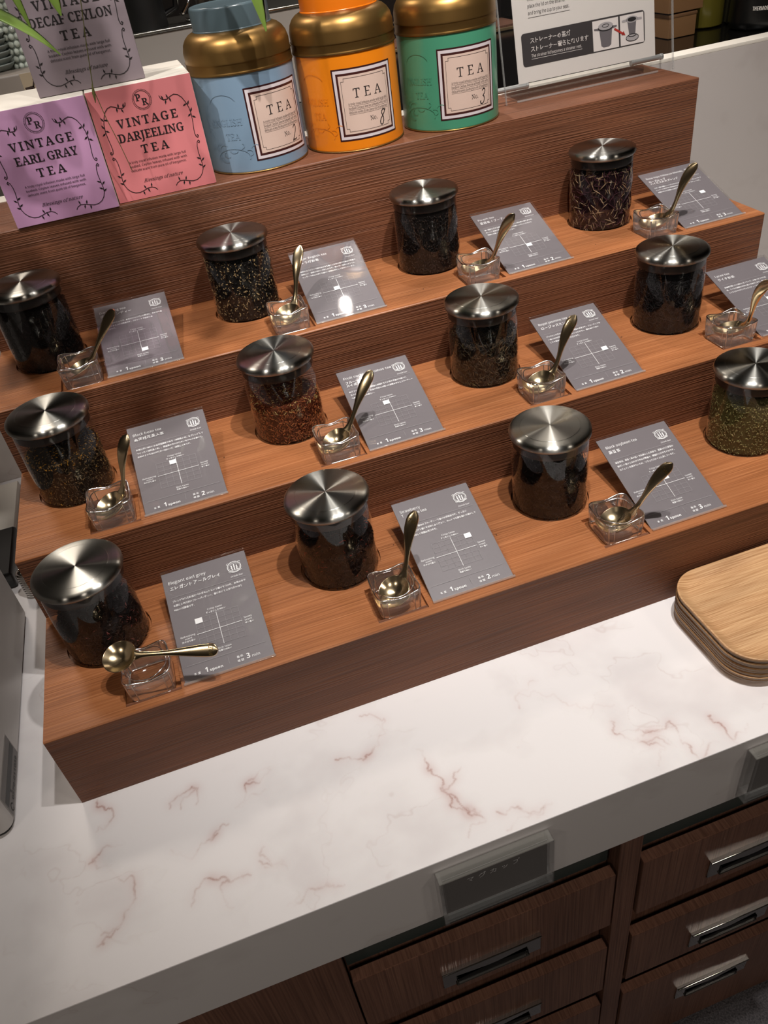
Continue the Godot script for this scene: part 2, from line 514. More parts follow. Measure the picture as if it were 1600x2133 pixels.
func make_materials() -> void:
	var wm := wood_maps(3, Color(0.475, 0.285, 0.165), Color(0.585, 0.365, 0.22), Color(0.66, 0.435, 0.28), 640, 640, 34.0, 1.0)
	var rm := wood_maps(5, Color(0.345, 0.21, 0.14), Color(0.425, 0.262, 0.178), Color(0.485, 0.315, 0.218), 640, 640, 40.0, 1.0)  # darker than the treads: shade on the upright faces put into the colour
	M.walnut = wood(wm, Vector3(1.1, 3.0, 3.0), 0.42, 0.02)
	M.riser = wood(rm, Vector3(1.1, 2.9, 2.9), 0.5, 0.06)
	var dm := wood_maps(9, Color(0.38, 0.265, 0.215), Color(0.47, 0.335, 0.275), Color(0.53, 0.39, 0.32), 512, 512, 30.0, 1.0, true)
	M.drawer = wood(dm, Vector3(2.6, 0.9, 2.6), 0.4, 0.02)
	var tm := wood_maps(21, Color(0.60, 0.44, 0.29), Color(0.73, 0.57, 0.41), Color(0.81, 0.67, 0.50), 512, 512, 18.0, 0.6)
	M.tray = wood(tm, Vector3(1.6, 5.0, 5.0), 0.45, 0.0)
	M.tray_edge = mat(Color(0.50, 0.42, 0.35), 0.5)
	var mm := marble_maps(1280, 1.6)
	M.marble = mat(Color.WHITE, 0.5, 0.0, 0.4)
	M.marble.albedo_texture = mm
	M.marble.uv1_triplanar = true
	M.marble.uv1_world_triplanar = true
	M.marble.uv1_triplanar_sharpness = 20.0
	M.marble.uv1_scale = Vector3(1.0 / 1.6, 1.0 / 1.6, 1.0 / 1.6)
	M.marble.uv1_offset = Vector3(0.3 / 1.6, 0.1, 0.8 / 1.6)
	M.marble_shaded = M.marble.duplicate()
	M.marble_shaded.albedo_color = Color(0.84, 0.82, 0.80)  # same marble darkened: dim light on the upright front put into the tint
	M.steel = mat(Color(0.62, 0.61, 0.58), 0.26, 1.0)
	M.lid = mat(Color(0.61, 0.605, 0.58), 0.28, 1.0)
	M.lid.anisotropy_enabled = true
	M.lid.anisotropy = -1.0
	M.chrome = mat(Color(0.78, 0.77, 0.75), 0.08, 1.0)
	M.gold = mat(Color(0.92, 0.83, 0.67), 0.20, 1.0)
	M.bar = mat(Color(0.72, 0.72, 0.71), 0.3, 0.7)
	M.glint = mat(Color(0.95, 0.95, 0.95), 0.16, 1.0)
	M.rest_glass = pane(0.015, Color(0.5, 0.5, 0.5))
	M.rest_glass.roughness = 0.12
	M.gold_etch = mat(Color(0.42, 0.36, 0.22), 0.4, 1.0)
	M.brass = mat(Color(0.56, 0.43, 0.24), 0.36, 0.9)
	M.seal = mat(Color(0.02, 0.02, 0.022), 0.4)
	M.glass = pane(0.012, Color(0.3, 0.3, 0.3))
	M.acrylic = pane(0.012, Color(0.4, 0.4, 0.4))
	M.acrylic_edge = pane(0.25, Color(0.75, 0.75, 0.74))
	M.crystal = crystal(Color(0.98, 0.98, 0.98, 0.07))
	M.card = mat(Color(0.445, 0.42, 0.43), 0.45)
	M.white_ink = mat(Color(0.95, 0.95, 0.95), 0.6)
	M.thin_ink = mat(Color(0.62, 0.61, 0.615), 0.6)
	M.ink = mat(Color(0.07, 0.045, 0.05), 0.6)
	M.black = mat(Color(0.025, 0.024, 0.023), 0.35)
	M.slot = mat(Color(0.01, 0.01, 0.01), 0.6)
	M.rail = mat(Color(0.25, 0.28, 0.27), 0.5)
	M.stainless = mat(Color(0.70, 0.685, 0.67), 0.42, 0.55)
	M.white = mat(Color(0.88, 0.85, 0.80), 0.6)
	M.leaf = mat(Color(0.44, 0.54, 0.24), 0.4)
	M.leaf.backlight_enabled = true
	M.leaf.backlight = Color(0.25, 0.4, 0.06)
	M.stem = mat(Color(0.33, 0.33, 0.15), 0.6)

# ---------------------------------------------------------------- the place
func _ready() -> void:
	var cam := Camera3D.new()
	cam.name = "camera"
	cam.fov = 66.03
	cam.near = 0.02
	cam.far = 30.0
	add_child(cam)
	cam.transform = Transform3D(Basis(Vector3(0.942019, -0.124709, 0.311524), Vector3(0.288536, 0.774988, -0.562264), Vector3(-0.171308, 0.619549, 0.766037)).orthonormalized(), Vector3(0.26902, 0.77991 + OY, 0.61594))
	cam.current = true
	var env := Environment.new()
	env.background_mode = Environment.BG_COLOR
	env.background_color = Color(0.02, 0.02, 0.02)
	env.tonemap_mode = Environment.TONE_MAPPER_LINEAR
	env.tonemap_exposure = 1.0
	env.sdfgi_enabled = true
	env.ssao_enabled = true
	env.ssil_enabled = true
	var we := WorldEnvironment.new()
	we.name = "surroundings"
	we.environment = env
	add_child(we)
	# [x, y, z, aim x, aim y, aim z, energy, half angle]
	var spots := [[0.75, 1.97, 0.22, 0.86, 0.1, -0.46, 3.0, 35.0], [0.51, 1.97, 0.18, 0.64, 0.1, -0.44, 1.65, 34.0], [-0.35, 1.97, -0.02, 0.22, 0.52, -0.62, 2.0, 17.0], [0.85, 1.97, -1.10, 0.92, 0.47, -1.02, 2.0, 29.0]]
	var fills := [[-1.6, 1.9, 1.6, 0.8], [1.8, 1.9, 1.6, 0.8], [0.2, 1.9, 2.0, 1.1], [-0.3, 1.9, -1.55, 1.2], [1.6, 1.9, -1.9, 0.3]]  # unseen lamps added as fill to brighten the fascia and the rear

	sans = SystemFont.new()
	sans.font_names = ["Droid Sans"]
	bold = SystemFont.new()
	bold.font_names = ["Droid Sans"]
	bold.font_weight = 700
	serif = SystemFont.new()
	serif.font_names = ["Droid Serif"]
	serif_bold = SystemFont.new()
	serif_bold.font_names = ["Droid Serif"]
	serif_bold.font_weight = 700
	make_materials()
	room()
	lamps(spots, fills)
	worktop()
	cabinets()
	display_stand()
	jars()
	spoon_rests()
	cards()
	trays()
	tea_boxes()
	tins()
	poster_stand()
	price_frames()
	appliance()
	background()
	plant()
	crumbs()

func room() -> void:
	var pile := noise(77, 0.35, 2)
	var im := Image.create_empty(256, 256, false, Image.FORMAT_RGB8)
	var hm := Image.create_empty(256, 256, false, Image.FORMAT_RGB8)
	for y in 256:
		for x in 256:
			var g := 0.5 + 0.5 * pile.get_noise_2d(x, y)
			im.set_pixel(x, y, Color(0.17, 0.165, 0.17).lerp(Color(0.42, 0.40, 0.41), g))
			hm.set_pixel(x, y, Color(g, g, g))
	var carpet := mat(Color.WHITE, 0.95)
	carpet.albedo_texture = ImageTexture.create_from_image(im)
	carpet.uv1_triplanar = true
	carpet.uv1_world_triplanar = true
	carpet.uv1_scale = Vector3(3, 3, 3)
	carpet.heightmap_enabled = true
	carpet.heightmap_texture = ImageTexture.create_from_image(hm)
	carpet.heightmap_scale = 0.4
	structure("floor", rbox(8, 0.1, 7, 0.002), carpet, Vector3(0.5, -0.1, 0))
	var dim := mat(Color(0.30, 0.27, 0.25), 0.8)
	structure("ceiling", rbox(8, 0.1, 7, 0.002), mat(Color(0.35, 0.33, 0.31), 0.8), Vector3(0.5, 2.92, 0))
	structure("wall_back", rbox(8, 2.92, 0.1, 0.002), mat(Color(0.13, 0.11, 0.10), 0.8), Vector3(0.5, 0, -2.65))
	structure("wall_front", rbox(8, 2.92, 0.1, 0.002), dim, Vector3(0.5, 0, 3.45))
	structure("wall_left", rbox(0.1, 2.92, 7, 0.002), dim, Vector3(-3.45, 0, 0))
	structure("wall_right", rbox(0.1, 2.92, 7, 0.002), dim, Vector3(4.45, 0, 0))

func lamps(spots: Array, fills: Array) -> void:
	var glow := mat(Color(1, 0.95, 0.88), 0.5)
	glow.emission_enabled = true
	glow.emission = Color(1, 0.93, 0.85)
	glow.emission_energy_multiplier = 3.0
	var glow2 := glow.duplicate()
	glow2.emission_energy_multiplier = 2.5
	var can := mat(Color(0.05, 0.05, 0.05), 0.5)
	var i := 0
	var words := ["black ceiling spotlight over the steel lids of the display middle", "black ceiling spotlight just beside the main one, over the display", "black ceiling spotlight over the plant end of the display", "black ceiling spotlight behind the display, over the rear counter"]
	for s in spots:
		var p := Vector3(s[0], s[1], s[2])
		var dir := (Vector3(s[3], s[4], s[5]) - p).normalized()
		var o := thing("spotlight", words[i], "spotlight", p, "ceiling spotlights")
		var q := Basis(Quaternion(Vector3.DOWN, dir))
		var body := lathe([Vector2(0.030, 0.004), Vector2(0.033, 0.0), Vector2(0.036, 0.003), Vector2(0.036, 0.075), Vector2(0.02, 0.09)], 32)
		part(o, "lamp_housing", body, can, Transform3D(q, Vector3.ZERO))
		part(o, "lamp_face", lathe([Vector2(0.0285, -0.001), Vector2(0.0285, 0.003)], 32), glow, Transform3D(q, Vector3.ZERO))
		var l := SpotLight3D.new()
		l.name = "beam"
		o.add_child(l)
		l.position = dir * 0.004
		l.basis = Basis.looking_at(dir, Vector3.FORWARD)
		l.light_energy = s[6]
		l.light_color = Color(1.0, 0.98, 0.965)
		l.light_size = 0.018
		l.spot_angle = s[7]
		l.spot_angle_attenuation = 1.0
		l.spot_range = 8.0
		l.spot_attenuation = 2.0
		l.shadow_enabled = true
		i += 1
	i = 0
	var where := ["over the aisle by the side wall behind the viewer", "over the aisle at the tray end", "over the aisle in front of the worktop", "behind the raised ledge", "behind the flask"]
	for f in fills:
		var o := thing("fill_lamp", "added flat round fill lamp " + where[i], "fill lamp", Vector3(f[0], 2.005, f[2]), "added unseen fill lights")
		part(o, "lamp_ring", lathe([Vector2(0.16, 0.03), Vector2(0.165, 0.0), Vector2(0.18, 0.0), Vector2(0.18, 0.03)], 40), can)
		part(o, "lamp_face", lathe([Vector2(0.155, 0.0), Vector2(0.155, 0.02)], 40), glow2)
		var l := AreaLight3D.new()
		l.name = "lamp_glow"
		o.add_child(l)
		l.position = Vector3(0, -0.004, 0)
		l.rotation.x = -PI / 2
		l.area_size = Vector2(0.28, 0.28)
		l.light_energy = f[3]
		l.light_color = Color(1.0, 0.95, 0.90)
		l.area_range = 8.0
		l.shadow_enabled = true
		i += 1

func worktop() -> void:
	var o := thing("worktop", "long white marble worktop with fine reddish veins under the wooden display", "worktop", Vector3(0.6, -0.1165, -0.2727))
	part(o, "slab", rbox(3.4, 0.1165, 0.9846, 0.0008), M.marble)

func cabinets() -> void:
	var zf := 0.21
	var yb := -OY
	# end cabinet: one flush panel
	var e := thing("end_cabinet", "plain dark brown cabinet end panel beside the drawers", "cabinet", Vector3(-0.28, yb, -0.2))
	part(e, "body", rbox(1.02, OY - 0.1175, 0.80, 0.001), M.drawer)
	part(e, "door_panel", rbox(1.022, OY - 0.125, 0.012, 0.001), M.drawer, at(0, 0.004, 0.404))
	var names := ["dark brown drawer cabinet under the マグカップ sign frame", "dark brown drawer cabinet below the wooden trays"]
	names[0] = "dark brown drawer cabinet under the fully visible clear sign frame"
	for c in 2:
		var x0: float = 0.2318 if c == 0 else 0.6150
		var w := 0.3475
		var o := thing("drawer_cabinet", names[c], "cabinet", Vector3(x0 + w / 2, yb, 0), "drawer cabinets")
		part(o, "body", rbox(w + 0.001, OY - 0.1168, 0.75, 0.001), M.drawer, at(0, 0, -0.2 + 0.01))
		part(o, "upper_rail", rbox(w - 0.002, 0.095, 0.003, 0.0005), M.rail, at(0, OY - 0.2122, 0.187))
		part(o, "stile", rbox(0.031, OY - 0.118, 0.03, 0.001), M.drawer, at(w / 2 + 0.0185, 0, 0.192))
		part(o, "toe_board", rbox(w, 0.11, 0.024, 0.001), M.drawer, at(0, 0.002, 0.195))
		for k in 3:
			var top: float = [-0.210, -0.418, -0.623][k]
			var bot: float = [-0.349, -0.5665, -0.768][k]
			var d := Node3D.new()
			d.name = "drawer"
			o.add_child(d, true)
			d.position = Vector3(0, bot - yb, 0.2025)
			var front := rbox(w - 0.003, top - bot, 0.0155, 0.0012)
			part(d, "drawer_front", front, M.drawer)
			var h := part(d, "handle", handle_shape(), M.chrome, at(0, 0.027, 0.0078))
			part(d, "handle_slot", rbox(0.098, 0.0150, 0.001, 0.0003, 0.003, 3), M.slot, at(0, 0.0310, 0.0107))

func handle_shape() -> Acc:
	var A := Acc.new()
	# a plate with a rolled upper edge
	var rings := []
	for s in [[0.135, 0.0, -0.0005], [0.135, 0.0, 0.0022], [0.134, 0.0010, 0.0030], [0.134, 0.0395, 0.0036], [0.1345, 0.0400, 0.0050], [0.135, 0.0412, 0.0062], [0.135, 0.0428, 0.0060], [0.135, 0.0435, 0.0048], [0.135, 0.0435, -0.0005]]:
		rings.append(PackedVector3Array([Vector3(-s[0] / 2, s[1], s[2]), Vector3(s[0] / 2, s[1], s[2]), Vector3(s[0] / 2, s[1], -0.0005), Vector3(-s[0] / 2, s[1], -0.0005)]))
	A.loft(rings, [1, 2, 3, 4])
	# the lower lip of the slot
	A.add(rbox(0.102, 0.0022, 0.004, 0.0008), at(0, 0.0020, 0.0040))
	return A

func display_stand() -> void:
	var o := thing("display_stand", "wide four-stepped walnut display stand carrying the tea jars, tins and boxes", "display stand", Vector3.ZERO)
	var bas := Basis(Vector3(0, 0, 1), Vector3(0, 1, 0), Vector3(-1, 0, 0))
	for k in range(1, 5):
		var y: float = SY[k]
		var zf: float = SZ[k]
		var zb: float = SZ[k + 1] if k < 4 else SHELF_BACK
		var tr := CSGPolygon3D.new()
		tr.name = "tread"
		tr.polygon = PackedVector2Array([Vector2(zb - 0.0005, y - 0.02), Vector2(zf - 0.0185, y - 0.02), Vector2(zf - 0.0185, y - 0.0022), Vector2(zf, y - 0.0022), Vector2(zf, y - 0.0012), Vector2(zf - 0.0012, y), Vector2(zb - 0.0005, y)])
		tr.mode = CSGPolygon3D.MODE_DEPTH
		tr.depth = SW
		tr.transform = Transform3D(bas, Vector3.ZERO)
		tr.material = M.walnut if k < 4 else M.riser  # top tread takes the darker tone, its weaker light put into the colour
		o.add_child(tr, true)
		if k < 4:
			for c in 4:
				var hole := CSGCylinder3D.new()
				hole.name = "jar_recess"
				hole.operation = CSGShape3D.OPERATION_SUBTRACTION
				hole.radius = 0.0512
				hole.height = 0.02
				hole.sides = 72
				hole.position = Vector3(zf - 0.1329, y - REC + 0.01, -JX[c])
				hole.material = M.walnut
				tr.add_child(hole, true)
				if c == 3 and k == 1:
					continue
				var sq := CSGBox3D.new()
				sq.name = "rest_recess"
				sq.operation = CSGShape3D.OPERATION_SUBTRACTION
				sq.size = Vector3(0.060, 0.02, 0.062)
				sq.position = Vector3(zf - 0.0415, y - REC + 0.01, -(JX[c] + 0.0435))
				sq.material = M.walnut
				tr.add_child(sq, true)
		var below: float = SY[k - 1]
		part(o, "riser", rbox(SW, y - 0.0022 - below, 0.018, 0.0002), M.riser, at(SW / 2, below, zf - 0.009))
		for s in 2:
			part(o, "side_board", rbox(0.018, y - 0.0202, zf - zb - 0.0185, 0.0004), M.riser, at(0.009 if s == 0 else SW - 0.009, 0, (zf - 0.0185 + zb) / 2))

const JX := [0.0768, 0.3702, 0.6633, 0.9613]

# ---------------------------------------------------------------- jars of tea
func jars() -> void:
	# [step, column, fill height, dark core, three leaf colours, leaf length, leaf width, sprinkle colour, label]
	var T := [
		[1, 0, 0.050, Color(0.06, 0.04, 0.035), [Color(0.10, 0.06, 0.05), Color(0.16, 0.09, 0.06), Color(0.06, 0.045, 0.045)], 0.005, 0.0011, Color(0.55, 0.28, 0.26), "clear jar of near-black tea with red petals behind the lying spoon"],
		[1, 1, 0.052, Color(0.06, 0.04, 0.035), [Color(0.12, 0.07, 0.05), Color(0.20, 0.11, 0.07), Color(0.07, 0.05, 0.045)], 0.005, 0.0011, Color(0.55, 0.20, 0.15), "clear jar of dark tea with small red fruit bits on the front step"],
		[1, 2, 0.062, Color(0.05, 0.032, 0.028), [Color(0.08, 0.05, 0.04), Color(0.11, 0.07, 0.05), Color(0.05, 0.04, 0.04)], 0.004, 0.0013, Color(0.08, 0.05, 0.04), "clear jar of plain blackish-brown soybean tea on the front step"],
		[1, 3, 0.078, Color(0.30, 0.28, 0.15), [Color(0.56, 0.53, 0.31), Color(0.47, 0.44, 0.24), Color(0.62, 0.57, 0.36)], 0.003, 0.0014, Color(0.52, 0.48, 0.28), "clear jar of olive-green tea at the far end of the front step"],
		[2, 0, 0.066, Color(0.10, 0.075, 0.045), [Color(0.29, 0.23, 0.14), Color(0.50, 0.38, 0.22), Color(0.17, 0.14, 0.10)], 0.0028, 0.0008, Color(0.75, 0.52, 0.12), "clear jar of dark tea topped with golden flowers on the second step"],
		[2, 1, 0.055, Color(0.26, 0.11, 0.05), [Color(0.62, 0.31, 0.14), Color(0.48, 0.21, 0.10), Color(0.70, 0.40, 0.20)], 0.004, 0.0008, Color(0.78, 0.66, 0.40), "clear jar of reddish rooibos with pale petals on top, second step"],
		[2, 2, 0.068, Color(0.09, 0.07, 0.05), [Color(0.22, 0.18, 0.12), Color(0.31, 0.24, 0.15), Color(0.15, 0.13, 0.10)], 0.0065, 0.0016, Color(0.38, 0.36, 0.22), "clear jar of coarse greenish-brown leaf tea on the second step"],
		[2, 3, 0.078, Color(0.045, 0.04, 0.042), [Color(0.09, 0.08, 0.085), Color(0.06, 0.055, 0.06), Color(0.13, 0.11, 0.11)], 0.007, 0.0010, Color(0.12, 0.10, 0.10), "clear jar of black twisted tea by the lychee card, second step"],
		[3, 0, 0.088, Color(0.03, 0.02, 0.018), [Color(0.06, 0.04, 0.035), Color(0.08, 0.05, 0.04), Color(0.04, 0.03, 0.03)], 0.004, 0.001, Color(0.07, 0.05, 0.04), "clear jar of almost black tea in the shade of the plant, upper step"],
		[3, 1, 0.089, Color(0.06, 0.05, 0.04), [Color(0.10, 0.085, 0.07), Color(0.60, 0.50, 0.34), Color(0.07, 0.06, 0.05)], 0.0032, 0.0015, Color(0.68, 0.57, 0.38), "clear jar of black tea flecked with pale ginger bits"],
		[3, 2, 0.090, Color(0.05, 0.035, 0.028), [Color(0.11, 0.08, 0.065), Color(0.20, 0.14, 0.10), Color(0.07, 0.05, 0.045)], 0.0035, 0.0009, Color(0.24, 0.17, 0.12), "clear jar of very dark fine tea on the upper step below the green tin"],
		[3, 3, 0.088, Color(0.09, 0.035, 0.05), [Color(0.24, 0.09, 0.13), Color(0.62, 0.51, 0.39), Color(0.18, 0.07, 0.11)], 0.012, 0.0013, Color(0.62, 0.55, 0.42), "clear jar of purple hibiscus with straw-coloured stalks on the upper step"],
	]
	var glass_wall := lathe([Vector2(0.0480, 0.1082), Vector2(0.0482, 0.104), Vector2(0.0485, 0.092), Vector2(0.0487, 0.06), Vector2(0.0487, 0.006), Vector2(0.0470, 0.0018), Vector2(0.0430, 0.0005)], 72, [], false, true).mesh()
	var lid := lathe([Vector2(0.044, 0.1080), Vector2(0.0500, 0.1085), Vector2(0.0514, 0.1105), Vector2(0.0516, 0.1130), Vector2(0.0508, 0.1155), Vector2(0.0490, 0.1172), Vector2(0.0460, 0.1182), Vector2(0.0400, 0.1186), Vector2(0.0372, 0.1187), Vector2(0.0368, 0.1190), Vector2(0.0366, 0.1190), Vector2(0.0180, 0.1194), Vector2(0.0004, 0.1196)], 128, [9, 10], true, true).mesh()
	var seal := lathe([Vector2(0.0385, 0.0945), Vector2(0.0450, 0.0950), Vector2(0.0472, 0.0966), Vector2(0.0466, 0.0995), Vector2(0.0474, 0.1020), Vector2(0.0470, 0.1081)], 64).mesh()
	var rng := RandomNumberGenerator.new()
	rng.seed = 11
	for t in T:
		var y: float = SY[t[0]] - REC
		var z: float = SZ[t[0]] - 0.1329
		var x: float = JX[t[1]]
		var o := thing("tea_jar", t[8], "tea jar", Vector3(x, y, z), "tea jars on the display")
		o.rotation.y = rng.randf() * TAU
		part(o, "glass_body", glass_wall, M.glass)
		var l := part(o, "lid", lid, M.lid)
		part(l, "seal", seal, M.seal)
		# the tea: a heap with an uneven top, its leaves lying all over it
		var R := 0.0452
		var fill: float = t[2]
		var rings := [ring(0.02, 0.003, 48), ring(R - 0.002, 0.003, 48), ring(R, 0.006, 48)]
		var lean := Vector2(rng.randf_range(-0.004, 0.004), rng.randf_range(-0.004, 0.004))
		for q in [[1.0, 0.0], [0.9, 0.001], [0.6, 0.003], [0.25, 0.004]]:
			var p := ring(R * q[0], 0, 48)
			for i in p.size():
				p[i].y = fill + q[1] + (p[i].x * lean.x + p[i].z * lean.y) / R + rng.randf_range(-0.0012, 0.0012)
			rings.append(p)
		var tea := Acc.new()
		tea.loft(rings)
		var tm := mat(t[3], 0.85, 0.0, 0.2)
		var tn := part(o, "tea", tea, tm)
		var lm := mat(Color.WHITE, 0.7, 0.0, 0.3)
		lm.vertex_color_use_as_albedo = true
		var leaf := Acc.new()
		var ll: float = t[5]
		var lw: float = t[6]
		leaf.loft([PackedVector3Array([Vector3(-ll / 2, 0, 0), Vector3(-ll / 2, 0.0003, 0.0001), Vector3(-ll / 2, 0.0002, 0.0003)]), PackedVector3Array([Vector3(-ll / 5, 0.0005, -lw / 2), Vector3(-ll / 5, 0.0012, 0), Vector3(-ll / 5, 0.0005, lw / 2)]), PackedVector3Array([Vector3(ll / 5, 0.0004, -lw / 2), Vector3(ll / 5, 0.0011, 0), Vector3(ll / 5, 0.0003, lw / 2)]), PackedVector3Array([Vector3(ll / 2, 0, 0), Vector3(ll / 2, 0.0003, 0.0001), Vector3(ll / 2, 0.0002, 0.0003)])])
		var count := 3400 if lw < 0.0012 else 2600
		if t[1] == 3 and t[0] == 3:
			count = 1500
		var w1 := 0.3
		if t[0] == 3 and t[1] == 1:
			w1 = 0.42
		elif t[0] == 3 and t[1] == 3:
			w1 = 0.36
		var mmesh := MultiMesh.new()
		mmesh.transform_format = MultiMesh.TRANSFORM_3D
		mmesh.use_colors = true
		mmesh.mesh = leaf.mesh()
		mmesh.instance_count = count
		for i in count:
			var b := Basis.IDENTITY
			var p: Vector3
			var c: Color
			var on_top := i < count / 5
			var a := rng.randf() * TAU
			var nrm: Vector3
			var h: float
			if on_top:
				var rr := R * sqrt(rng.randf())
				p = Vector3(rr * cos(a), 0, rr * sin(a))
				p.y = fill + (p.x * lean.x + p.z * lean.y) / R + 0.004 * (1.0 - rr / R) + rng.randf_range(-0.0005, 0.002)
				nrm = Vector3(rng.randf_range(-0.5, 0.5), 1, rng.randf_range(-0.5, 0.5)).normalized()
				h = 1.0
			else:
				h = rng.randf()
				p = Vector3(cos(a) * (R + rng.randf_range(-0.0004, 0.0012)), 0.004 + h * (fill - 0.003), sin(a) * (R + rng.randf_range(-0.0004, 0.0012)))
				nrm = Vector3(cos(a) + rng.randf_range(-0.35, 0.35), rng.randf_range(-0.35, 0.35), sin(a) + rng.randf_range(-0.35, 0.35)).normalized()
			var tan := nrm.cross(Vector3(rng.randf_range(-1, 1), rng.randf_range(-0.6, 0.6), rng.randf_range(-1, 1))).normalized()
			b = Basis(tan, nrm, tan.cross(nrm))
			var s := rng.randf_range(0.6, 1.3)
			b = b.scaled(Vector3(s, s, s))
			var u := rng.randf()
			c = t[4][1] if u < w1 else t[4][0] if u < w1 + 0.5 * (1.0 - w1) + 0.12 else t[4][2]
			var sprinkle := 0.02
			if on_top or h > 0.88:
				sprinkle = 0.30 if t[1] < 2 and t[0] < 3 and not (t[0] == 1) else 0.06
			if rng.randf() < sprinkle:
				c = t[7]
			c = c.lightened(rng.randf() * 0.06).darkened(rng.randf() * 0.25)
			mmesh.set_instance_transform(i, Transform3D(b, p))
			mmesh.set_instance_color(i, c.srgb_to_linear())
		var mi := MultiMeshInstance3D.new()
		mi.name = "tea_leaves"
		mi.multimesh = mmesh
		mi.material_override = lm
		mi.set_meta("kind", "stuff")
		tn.add_child(mi)

# ---------------------------------------------------------------- crystal rests and spoons
func rest_shape(which: int) -> Acc:
	var A := Acc.new()
	var m := 96
	# [half size, height, how square, wave]
	var outside := [[0.0250, 0.0018, 7.0, 0.0], [0.0262, 0.012, 7.0, 0.0], [0.0268, 0.029, 7.0, 0.6], [0.0263, 0.0308, 7.0, 1.0]]
	var inside := [[0.0263, 0.0308, 7.0, 1.0], [0.0250, 0.0318, 6.0, 1.0], [0.0234, 0.0310, 2.6, 0.8], [0.0224, 0.0285, 2.2, 0.3], [0.0214, 0.019, 2.0, 0.0], [0.0188, 0.0115, 2.0, 0.0], [0.0125, 0.0075, 2.0, 0.0], [0.004, 0.0062, 2.0, 0.0]]
	var under := [[0.012, 0.0, 6.0, 0.0], [0.0232, 0.0, 6.0, 0.0], [0.0250, 0.0018, 7.0, 0.0]]
	var rings := []
	for s in [outside, inside, under][which]:
		var p := PackedVector3Array()
		for k in m:
			var a := TAU * k / m
			var hf: float = s[0]
			var n: float = s[2]
			var r := hf / pow(pow(absf(cos(a)), n) + pow(absf(sin(a)), n), 1.0 / n)
			var wave: float = -cos(4.0 * a) * 0.0019 * s[3]
			p.append(Vector3(r * cos(a), s[1] + wave, r * sin(a)))
		rings.append(p)
	A.loft(rings, [], which == 2, which == 1)
	return A

# a spoon whose bowl sits at the origin, its handle rising to tip
func spoon(o: Node3D, bowl_c: Vector3, tip: Vector3, bowl_up: Vector3, etched: bool, curl := 0.045) -> void:
	var h := Vector3(tip.x - bowl_c.x, 0, tip.z - bowl_c.z).normalized()
	var up := (bowl_up - h * bowl_up.dot(h) * 0.0).normalized()
	var fx := (h - up * h.dot(up)).normalized()
	var fz := fx.cross(up)
	# bowl: an oval cup with wall
	var A := Acc.new()
	var rings := []
	for s in [[0.05, -0.0088], [0.45, -0.0076], [0.78, -0.0042], [0.97, -0.0002], [1.0, 0.0006], [0.95, 0.0008], [0.75, -0.0032], [0.42, -0.0067], [0.05, -0.0078]]:
		var p := PackedVector3Array()
		for k in 48:
			var a := TAU * k / 48
			var rx: float = 0.0198 * s[0]
			var rz: float = 0.0188 * s[0]
			p.append(bowl_c + fx * rx * cos(a) + fz * rz * sin(a) + up * s[1])
		rings.append(p)
	A.loft(rings)
	part(o, "bowl", A, M.gold)
	# scalloped pattern pressed into the bowl
	var E := Acc.new()
	for k in 10:
		var a := TAU * k / 10
		var q := []
		for j in 7:
			var b := a + (j - 3) * 0.085
			var rr := 0.55 + 0.18 * cos((j - 3) * 0.52)
			q.append(bowl_c + fx * 0.0198 * rr * cos(b) + fz * 0.0188 * rr * sin(b) + up * (-0.0076 + 0.0078 * pow(rr, 2.2)))
		E.add(tube(q, [0.00022], 5), Transform3D.IDENTITY)
	part(o, "bowl_relief", E, M.gold)
	# handle: a strap that widens to a rounded end
	var p0 := bowl_c + fx * 0.0186 + up * 0.0002
	var rise := tip.y - p0.y
	var p1 := p0 + fx * 0.016 + Vector3.UP * rise * 0.18
	var p2 := tip - h * curl * 0.55 - Vector3.UP * rise * 0.35
	var H := Acc.new()
	var hr := []
	var n := 26
	var wid := [0.0060, 0.0038, 0.0031, 0.0029, 0.0032, 0.0040, 0.0052, 0.0064, 0.0073, 0.0073, 0.0050]
	var lat := Vector3(-h.z, 0, h.x)
	var front := Vector3(-0.30, 0.62, 0.72)
	var face := Vector3.UP
	var along := Vector3.RIGHT
	for i in n + 1:
		var t := float(i) / n
		var p := p0.bezier_interpolate(p1, p2, tip, t)
		var tg := (p0.bezier_interpolate(p1, p2, tip, minf(t + 0.02, 1.0)) - p0.bezier_interpolate(p1, p2, tip, maxf(t - 0.02, 0.0))).normalized()
		var nn := (front - tg * front.dot(tg)).normalized()
		lat = tg.cross(nn)
		var f := t * (wid.size() - 1)
		var k := mini(int(f), wid.size() - 2)
		var w: float = lerpf(wid[k], wid[k + 1], f - k)
		if t > 0.93:
			w *= sqrt(maxf(0.02, 1.0 - pow((t - 0.93) / 0.075, 2.0)))
		var th := 0.0013
		var r := PackedVector3Array()
		for q in 12:
			var a := TAU * q / 12
			r.append(p + lat * w * cos(a) + nn * th * sin(a))
		hr.append(r)
		if i == n - 4:
			face = nn
			along = tg
			p1 = p1
	H.loft(hr)
	part(o, "handle", H, M.gold)
	if etched:
		var L := Acc.new()
		ftext(L, serif, "Tea", 0.0052, 0, -0.0022, 0.0105, 1, false, 0.25)
		var ctr := p0.bezier_interpolate(p1, p2, tip, 0.88)
		var xb := Basis(lat * (1.0 if lat.dot(Vector3(0.94, 0, 0.31)) > 0 else -1.0), Vector3.UP, face)
		var ey := face.cross(xb.x).normalized()
		part(o, "engraved_word", L, M.gold_etch, Transform3D(Basis(xb.x, ey, face), ctr + face * 0.0016))

